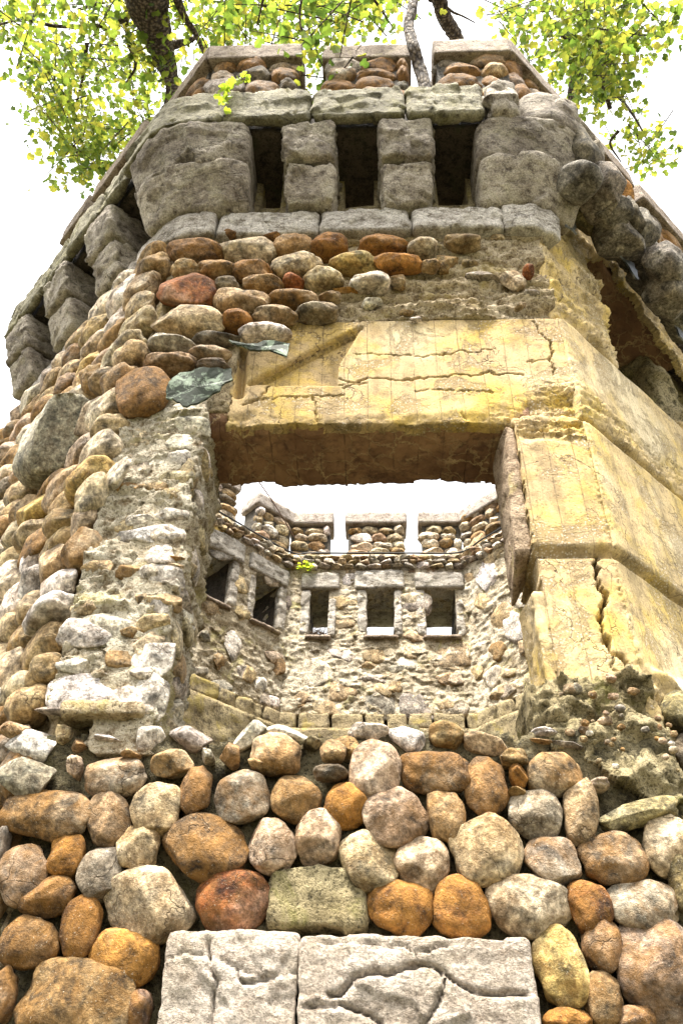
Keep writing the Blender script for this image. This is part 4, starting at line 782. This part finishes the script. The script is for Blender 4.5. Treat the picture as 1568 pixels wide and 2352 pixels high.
# parapet on the far side
lt = ['ltan', 'cream', 'cream', 'pink', 'cream', 'ltan', 'tan', 'cream', 'grey', 'ltan', 'white', 'cream']
mb = [hit(FB, x, 1225, -.04)[0] for x in (683, 760, 797, 930, 967)]
FAR = dict(z0=9.86, z1=10.76, thick=.36, capz=10.52, cols=lt, row=.155, capmat='capin', over=.035, wr=(.2, .36))
fpar = patch('parapet', FB, XBL-.1, XBR+.1, 9.80, 9.875, .1, 0.0, 'inner', tower, None, .5)
patch('parapet', FBL, -.1, LB, 9.80, 9.875, .1, 0.0, 'inner', tower, None, .5); patch('parapet', FBR, -.1, LB, 9.80, 9.875, .1, 0.0, 'inner', tower, None, .5)
merlon([(FB, mb[0]-.12, mb[1], -.03)], parent=fpar, **FAR); merlon([(FB, mb[2], mb[3], -.03)], parent=fpar, **FAR); merlon([(FB, mb[4], XBR+.05, -.03)], parent=fpar, **FAR)
merlon([(FBL, -.02, .72, -.03)], parent=fpar, **FAR); merlon([(FBL, 1.12, 2.1, -.03)], parent=fpar, **FAR); merlon([(FBR, -.02, 2.2, -.03)], parent=fpar, **FAR)

# ---- metal flashing
def sheet(name, fr, pts, off0, mat, parent, label=None, thick=.016, bend=.008, tilt=0.0):
    up_ = []
    for (x1, y1), (x2, y2) in zip(pts, list(pts[1:])+[pts[0]]):
        for k in range(4): t_ = k/4; up_.append((x1+(x2-x1)*t_+rnd.uniform(-2.2, 2.2), y1+(y2-y1)*t_+rnd.uniform(-2.2, 2.2)))
    q = px(fr, up_, off0); n = len(q); c = q.mean(0); V = []
    for lay in (0, 1):
        for i, (u, z) in enumerate(q): V.append(fr.pt(u, z, off0+lay*thick+bend*math.sin(u*19+z*13)+tilt*(c[1]-z)))
        V.append(fr.pt(c[0], c[1], off0+lay*thick))
    F = []
    for i in range(n):
        j = (i+1) % n; F += [[n, i, j], [2*n+1, n+1+j, n+1+i], [i, n+1+i, j], [j, n+1+i, n+1+j]]
    return link(name, mesh(name, V, F, False), mat, parent, label=label)
sheet('metal_flashing', FF, c3((770, 900), (830, 848), (940, 835), (1065, 832), (1070, 870), (1010, 920), (900, 975), (850, 985), (800, 960), (765, 950)), .24, 'verdigris', upw, 'torn piece of green patinated copper', tilt=-.15)
sheet('metal_flashing', FF, c3((1055, 698), (1110, 708), (1210, 700), (1332, 702), (1318, 768), (1290, 745), (1210, 735), (1170, 735), (1100, 712)), .15, 'verdigris', upw, bend=.01)
sheet('metal_flashing', FR, c4((980, 60), (1010, 50), (1075, 140), (1058, 210), (1010, 160), (985, 120)), .12, 'sheet', rw, tilt=.1)
sheet('metal_flashing', FR, c4((1225, 235), (1255, 265), (1330, 340), (1362, 410), (1340, 395), (1320, 350), (1240, 270)), .25, 'sheet', rw)
sheet('metal_flashing', FR, c4((1455, 515), (1510, 560), (1568, 640), (1568, 690), (1540, 640), (1480, 550)), .25, 'sheet', rw)

# ================================================================== small things
def tube(name, pts, r0, r1, mat, parent=None, seg=8, jit=0.0, **kw):
    pts = [np.array(p, float) for p in pts]; n = len(pts); V = []; F = []
    up = np.array([.3, .2, 1.0])
    for i, p in enumerate(pts):
        t = pts[min(i+1, n-1)]-pts[max(i-1, 0)]; t = t/(np.linalg.norm(t)+1e-9); a = np.cross(t, up); a /= np.linalg.norm(a)+1e-9; b = np.cross(t, a); r = r0+(r1-r0)*i/(n-1)
        for k in range(seg):
            th = 2*math.pi*k/seg; rr = r*(1+jit*rnd.uniform(-1, 1)); V.append(p+rr*(a*math.cos(th)+b*math.sin(th)))
    for i in range(n-1):
        for k in range(seg): F.append([i*seg+k, i*seg+(k+1) % seg, (i+1)*seg+(k+1) % seg, (i+1)*seg+k])
    return V, F
def tubeobj(name, specs, mat, parent=None, **kw):
    V = []; F = []
    for (pts, r0, r1, seg, jit) in specs:
        v, f = tube('', pts, r0, r1, mat, seg=seg, jit=jit); b = len(V); V += v; F += [[i+b for i in q] for q in f]
    return link(name, mesh(name, V, F, True), mat, parent, **kw)
def spline(pts, n=8):
    pts = [np.array(p, float) for p in pts]; P_ = [2*pts[0]-pts[1]]+pts+[2*pts[-1]-pts[-2]]; out = []
    for i in range(1, len(P_)-2):
        for k in range(n):
            t = k/n; a, b, c, d = P_[i-1:i+3]; out.append(.5*((2*b)+(-a+c)*t+(2*a-5*b+4*c-d)*t*t+(-a+3*b-3*c+d)*t**3))
    out.append(pts[-1]); return out
wire = tubeobj('wire', [(spline([FB.pt(*hit(FB, 590, 1100, .5)[:2], .5), FB.pt(*hit(FB, 635, 1165, .3)[:2], .3), FB.pt(*hit(FB, 676, 1235, .02)[:2], .02)], 4), .009, .009, 6, 0)], 'rust'); wire['label'] = 'thin rusty guy wire running down to the inner left parapet'; wire['category'] = 'wire'
def cabpt(fr, x, y, o=.07): return fr.pt(*hit(fr, x, y, o)[:2], o)
cab = tubeobj('cable', [(spline([FBL.pt(2.2, 9.85, .07), FBL.pt(1.2, 9.84, .07), FBL.pt(.6, 9.84, .06), FBL.pt(.03, 9.85, .08), FB.pt(XBL+.3, 9.86, .07), FB.pt(-.3, 9.86, .06), FB.pt(.6, 9.85, .07), FB.pt(XBR-.03, 9.85, .08), FBR.pt(.5, 9.86, .07), FBR.pt(1.4, 9.86, .07), FBR.pt(2.2, 9.87, .07)], 6), .014, .014, 6, .1)], 'tar')
cab['label'] = 'black cable lying along the foot of the inner parapet'; cab['category'] = 'cable'
# bird's nest in the left of the three far windows
a, b, c, d = winsB[0]; specs = []
for i in range(120):
    u = rnd.uniform(a+.03, b-.03); o_ = rnd.uniform(-.25, .03); z = c+.01+rnd.random()**1.6*.20*(1-abs(u-(a+b)/2)/(b-a)*1.2); th = rnd.uniform(0, math.pi); L_ = rnd.uniform(.05, .12); dv = np.array([math.cos(th), math.sin(th)*.8, rnd.uniform(-.4, .4)])*L_; p = FB.pt(u, z, o_); specs.append(([p-dv, p+rnd.uniform(-.01, .01), p+dv], .005, .003, 4, 0))
nest = tubeobj('bird_nest', specs, 'twig'); nest['label'] = 'untidy nest of twigs in the leftmost of the three far windows'; nest['category'] = 'nest'

# ---- leaves
LEAF = np.array([(0, 0), (.28, .02), (.5, .30), (.30, .42), (.36, .78), (.0, 1.0), (-.36, .78), (-.30, .42), (-.5, .30), (-.28, .02)], float); LEAF[:, 1] -= .0
def leaf_arrays(centers, sizes, seed=1, hang=.6):
    r = np.random.RandomState(seed); n = len(centers); C = np.asarray(centers)
    N = r.normal(size=(n, 3)); N[:, 2] += .8; N /= np.linalg.norm(N, axis=1)[:, None]
    T = r.normal(size=(n, 3)); T[:, 2] -= hang; T -= (T*N).sum(1)[:, None]*N; T /= np.linalg.norm(T, axis=1)[:, None]; B = np.cross(N, T)
    L = len(LEAF); fold = np.abs(LEAF[:, 0])*.35; droop = -.25*LEAF[:, 1]**2
    V = C[:, None, :]+sizes[:, None, None]*(LEAF[None, :, 0:1]*B[:, None]+LEAF[None, :, 1:2]*T[:, None]+(fold+droop)[None, :, None]*N[:, None])
    mid = C[:, None, :]+sizes[:, None, None]*(.45*T[:, None]-.05*N[:, None]); V = np.concatenate([V, mid], 1).reshape(-1, 3)
    F0 = np.array([[L, i, (i+1) % L] for i in range(L)]); F = (F0[None]+(np.arange(n)*(L+1))[:, None, None]).reshape(-1, 3)
    return V, F
def crown(poly, n_twig, dist, leaves_per, lsize, seed, dens=None, spread=.45):
    """twigs and leaves filling the solid seen behind a picture polygon, between two distances"""
    r = random.Random(seed); xs = [p[0] for p in poly]; ys = [p[1] for p in poly]; pa = np.array(poly, float); tw = []; C = []
    while len(tw) < n_twig:
        x = r.uniform(min(xs), max(xs)); y = r.uniform(min(ys), max(ys))
        if not inpoly(np.array([x]), np.array([y]), pa)[0]: continue
        if float(fbm(np.array([[x/85., y/85., seed*1.0]]), 3)[0]) < (dens if dens is not None else -.18): continue
        p = away(x, y, r.uniform(*dist)); th = r.uniform(0, 2*math.pi); d = np.array([math.cos(th), math.sin(th), r.uniform(-.9, .1)]); d /= np.linalg.norm(d); Ln = r.uniform(.25, .6)*spread/.45
        tw.append((p-d*Ln, p, p+d*Ln))
        for k in range(leaves_per):
            t = r.uniform(-1, 1); C.append(p+d*Ln*t+np.array([r.gauss(0, .09), r.gauss(0, .09), r.gauss(-.04, .09)])*spread/.45)
    return tw, np.array(C)
def tree(name_label, base, trunkpts, r0, r1, limbs, crowns, seed, lsize, cat='tree', keep=0):
    t = thing('tree', name_label, cat, base)
    tubeobj('trunk', [(spline(trunkpts, 12), r0, r1, 20, .06)], 'bark', t)
    for pts, a, b in limbs: tubeobj('limb', [(spline(pts, 10), a, b, 12, .08)], 'bark', t)
    Cs = []; tws = []
    for c in crowns: tw, C = c; tws += tw; Cs.append(C)
    C = np.concatenate(Cs); r = np.random.RandomState(seed); sz = lsize*r.uniform(.6, 1.25, len(C))
    # the nearest leaves become parts of their own
    if keep:
        dist = np.linalg.norm(C-CAM, axis=1); order = np.argsort(dist/sz); sel = order[:keep]; rest = order[keep:]
        me_l = []
        for i in range(5):
            V, F = leaf_arrays(np.zeros((1, 3)), np.ones(1), seed+i, 1.2); me = mesh('leaf', V, F, False); me.materials.append(MAT['leaf1'][i]); me_l.append(me)
        for j in sel:
            o = link('leaf', me_l[r.randint(5)], None, t); o.matrix_basis = Matrix.Translation(Vector(C[j])) @ Matrix.Rotation(r.uniform(0, 6.28), 4, 'Z') @ Matrix.Scale(sz[j], 4)
        C = C[rest]; sz = sz[rest]
    V, F = leaf_arrays(C, sz, seed); o = link('foliage', mesh('foliage', V, F, False), 'leaf', t); o['kind'] = 'stuff'
    o = tubeobj('twigs', [([a, b, c], .009, .003, 4, 0) for a, b, c in tws[::2]], 'bark', t); o['kind'] = 'stuff'
    return t
MAT['leaf1'] = [m_leaf('leaf_single', [(0, c_), (1, c_)]) for c_ in ((.05, .09, .02), (.09, .15, .03), (.16, .22, .04), (.26, .28, .05), (.12, .18, .03))]
A = away
polyL = [(-20, -30), (520, -30), (500, 60), (470, 120), (400, 230), (345, 290), (335, 320), (270, 352), (205, 412), (128, 372), (112, 285), (58, 190), (75, 110), (30, 60), (-20, 100)]
polyC = [(480, -30), (930, -30), (935, 60), (800, 110), (770, 180), (740, 200), (700, 150), (660, 185), (640, 120), (560, 100), (470, 110)]
polyR = [(1135, -20), (1600, -20), (1600, 90), (1500, 130), (1490, 180), (1530, 220), (1500, 300), (1540, 300), (1500, 400), (1440, 340), (1350, 290), (1290, 230), (1200, 110), (1140, 80)]
tree('large spreading tree whose thick barked limb hangs over the left battlements', (-6.5, -7.5, 0),
     [(-6.5, -7.5, 0), (-6.4, -7.3, 4), (-6.0, -6.6, 8), (-5.2, -5.2, 11.5), A(360, -260, 12.0), A(345, -80, 12.2), A(338, 0, 12.4), A(352, 50, 12.6), A(370, 110, 12.9), A(388, 165, 13.2), A(402, 215, 13.6)], .55, .07,
     [([A(352, 35, 12.5), A(300, 28, 12.8), A(260, 60, 13.1), A(240, 10, 13.4), A(180, 22, 13.8)], .06, .02), ([A(290, 30, 12.9), A(296, 100, 13.2), A(312, 150, 13.3), A(290, 190, 13.4)], .035, .012), ([A(372, 110, 12.9), A(430, 95, 12.9), A(460, 80, 13)], .07, .015),
      ([A(398, -30, 12.2), A(420, 30, 12.4), A(450, 80, 12.6), A(470, 125, 12.8)], .06, .02), ([A(388, 165, 13.2), A(380, 240, 13.6), A(340, 290, 13.8)], .04, .01), ([A(200, 100, 13.4), A(190, 180, 13.5), A(170, 260, 13.6)], .03, .008), ([A(-10, 58, 13.4), A(60, 46, 13.4), A(130, 60, 13.5), A(240, 60, 13.4)], .012, .03)],
     [crown(polyL, 160, (12.6, 17), 11, .13, 1, dens=.10), crown(polyL, 90, (12.2, 13.5), 9, .13, 2, dens=.08), crown([(60, 100), (380, 230), (340, 300), (210, 400), (130, 370)], 45, (12.5, 15), 11, .13, 5, dens=-.3)], 3, .10, keep=60)
tree('leafy tree whose hanging sprays dangle over the middle battlements', (-1.5, -9.5, 0),
     [(-1.5, -9.5, 0), (-1.5, -9.2, 5), (-1.3, -8, 9.5), (-1.0, -6.2, 12), A(700, -220, 11.0), A(760, -90, 10.8)], .30, .06,
     [([A(700, -220, 11.0), A(700, -60, 10.8), A(690, 60, 10.6), A(740, 150, 10.5)], .02, .006), ([A(700, -220, 11.0), A(620, -50, 11.2), A(590, 60, 11.4)], .03, .008), ([A(760, -90, 10.8), A(850, -10, 11), A(900, 60, 11.2)], .03, .008)],
     [crown(polyC, 55, (12.2, 15), 10, .13, 7, dens=.04), crown([(640, 60), (700, 90), (790, 100), (775, 180), (740, 195), (700, 150), (665, 185)], 14, (10.0, 10.6), 7, .14, 9, dens=-9), crown([(480, -20), (930, -20), (900, 30), (500, 50)], 80, (11, 15), 11, .13, 8, dens=-.3)], 5, .10, keep=150)
tree('bright yellow-green tree rising beyond the right corner of the tower', (2.6, 12.5, 0),
     [(2.6, 12.5, 0), (2.7, 12.4, 6), (2.9, 11.6, 11), (3.4, 9.0, 15), A(1330, 120, 18.5), A(1360, -40, 19)], .35, .05,
     [([A(1330, 120, 18.5), A(1400, 200, 18), A(1450, 260, 17.5), A(1490, 330, 17)], .05, .01), ([A(1330, 120, 18.5), A(1380, 100, 17.5), A(1300, 90, 17), A(1250, 20, 17)], .05, .012), ([A(1420, 300, 16.5), A(1400, 330, 16.5), A(1425, 372, 16.5)], .03, .01), ([A(1400, 250, 17), A(1370, 140, 16.8), A(1365, 20, 16.8)], .04, .012)],
     [crown(polyR, 150, (15.5, 19), 10, .17, 11, dens=.11), crown([(1200, 0), (1420, 0), (1440, 180), (1330, 230), (1240, 140)], 55, (15, 18), 11, .17, 12, dens=-.25)], 7, .125, keep=40)
# dead branches by the middle crenel
t = thing('dead_branch', 'bare crooked dead branch leaning in the gap between middle and right merlons', 'branch', tuple(FF.pt(.56, 9.75, .15)), 'dead branches at the battlements')
tubeobj('stem', [(spline([FF.pt(.55, 9.70, .15), FF.pt(.57, 10.1, .26), FF.pt(*hit(FF, 962, 150, .32)[:2], .32), FF.pt(*hit(FF, 950, 110, .40)[:2], .40), FF.pt(*hit(FF, 938, 60, .36)[:2], .36), FF.pt(*hit(FF, 948, 10, .40)[:2], .40), FF.pt(*hit(FF, 950, -60, .4)[:2], .4)], 6), .065, .055, 12, .14)], 'bark', t)
t = thing('dead_branch', 'dark broken branch rising behind the right merlon', 'branch', tuple(A(1048, 110, 13.2)), 'dead branches at the battlements')
tubeobj('stem', [(spline([A(1060, 150, 13.3), A(1045, 85, 13), A(1025, 50, 12.8), A(1008, 0, 12.6), A(1000, -50, 12.5)], 6), .10, .09, 10, .15), (spline([A(1008, 0, 12.6), A(985, -5, 12.6), A(1000, -40, 12.5)], 4), .05, .02, 8, .2), (spline([A(1012, 5, 12.6), A(1040, 28, 12.5), A(1060, 36, 12.5), A(1090, 52, 12.5)], 5), .02, .008, 6, .1)], 'bark', t)
# creeper on the front lintel, tuft in the far wall
t = thing('climbing_plant', 'small yellow-green creeper hanging over the joint of the front lintel course', 'plant', tuple(FF.pt(*hit(FF, 518, 235, .62)[:2], .62)))
cp_ = [FF.pt(*hit(FF, x, y, .60)[:2], .60) for x, y in ((568, 180), (548, 186), (535, 198), (528, 208), (520, 215), (518, 235), (514, 255))]
tubeobj('stem', [(spline(cp_, 4), .006, .004, 5, 0)], 'twig', t)
MAT['creeper'] = m_leaf('creeper_leaf', [(0, (.22, .34, .03)), (1, (.42, .44, .04))])
for i, p in enumerate(spline(cp_, 4)):
    V, F = leaf_arrays(np.array([p+np.array([rnd.gauss(0, .03), -.03, rnd.gauss(0, .03)])]), np.array([rnd.uniform(.06, .09)]), 100+i, .8); link('leaf', mesh('leaf', V, F, False), 'creeper', t)
q = FB.pt(*hit(FB, 703, 1303, .08)[:2], .08); C = np.array([q+np.array([rnd.gauss(0, .06), rnd.gauss(-.02, .03), rnd.gauss(0, .03)]) for i in range(40)]); V, F = leaf_arrays(C, np.full(40, .05), 77, -.5)
o = link('weed', mesh('weed', V, F, False), 'creeper'); o['label'] = 'tiny green weed growing at the top of the far inner wall'; o['category'] = 'plant'
print('objects', len(bpy.data.objects), 'tris', sum(sum(len(p.vertices)-2 for p in m.polygons) for m in bpy.data.meshes))
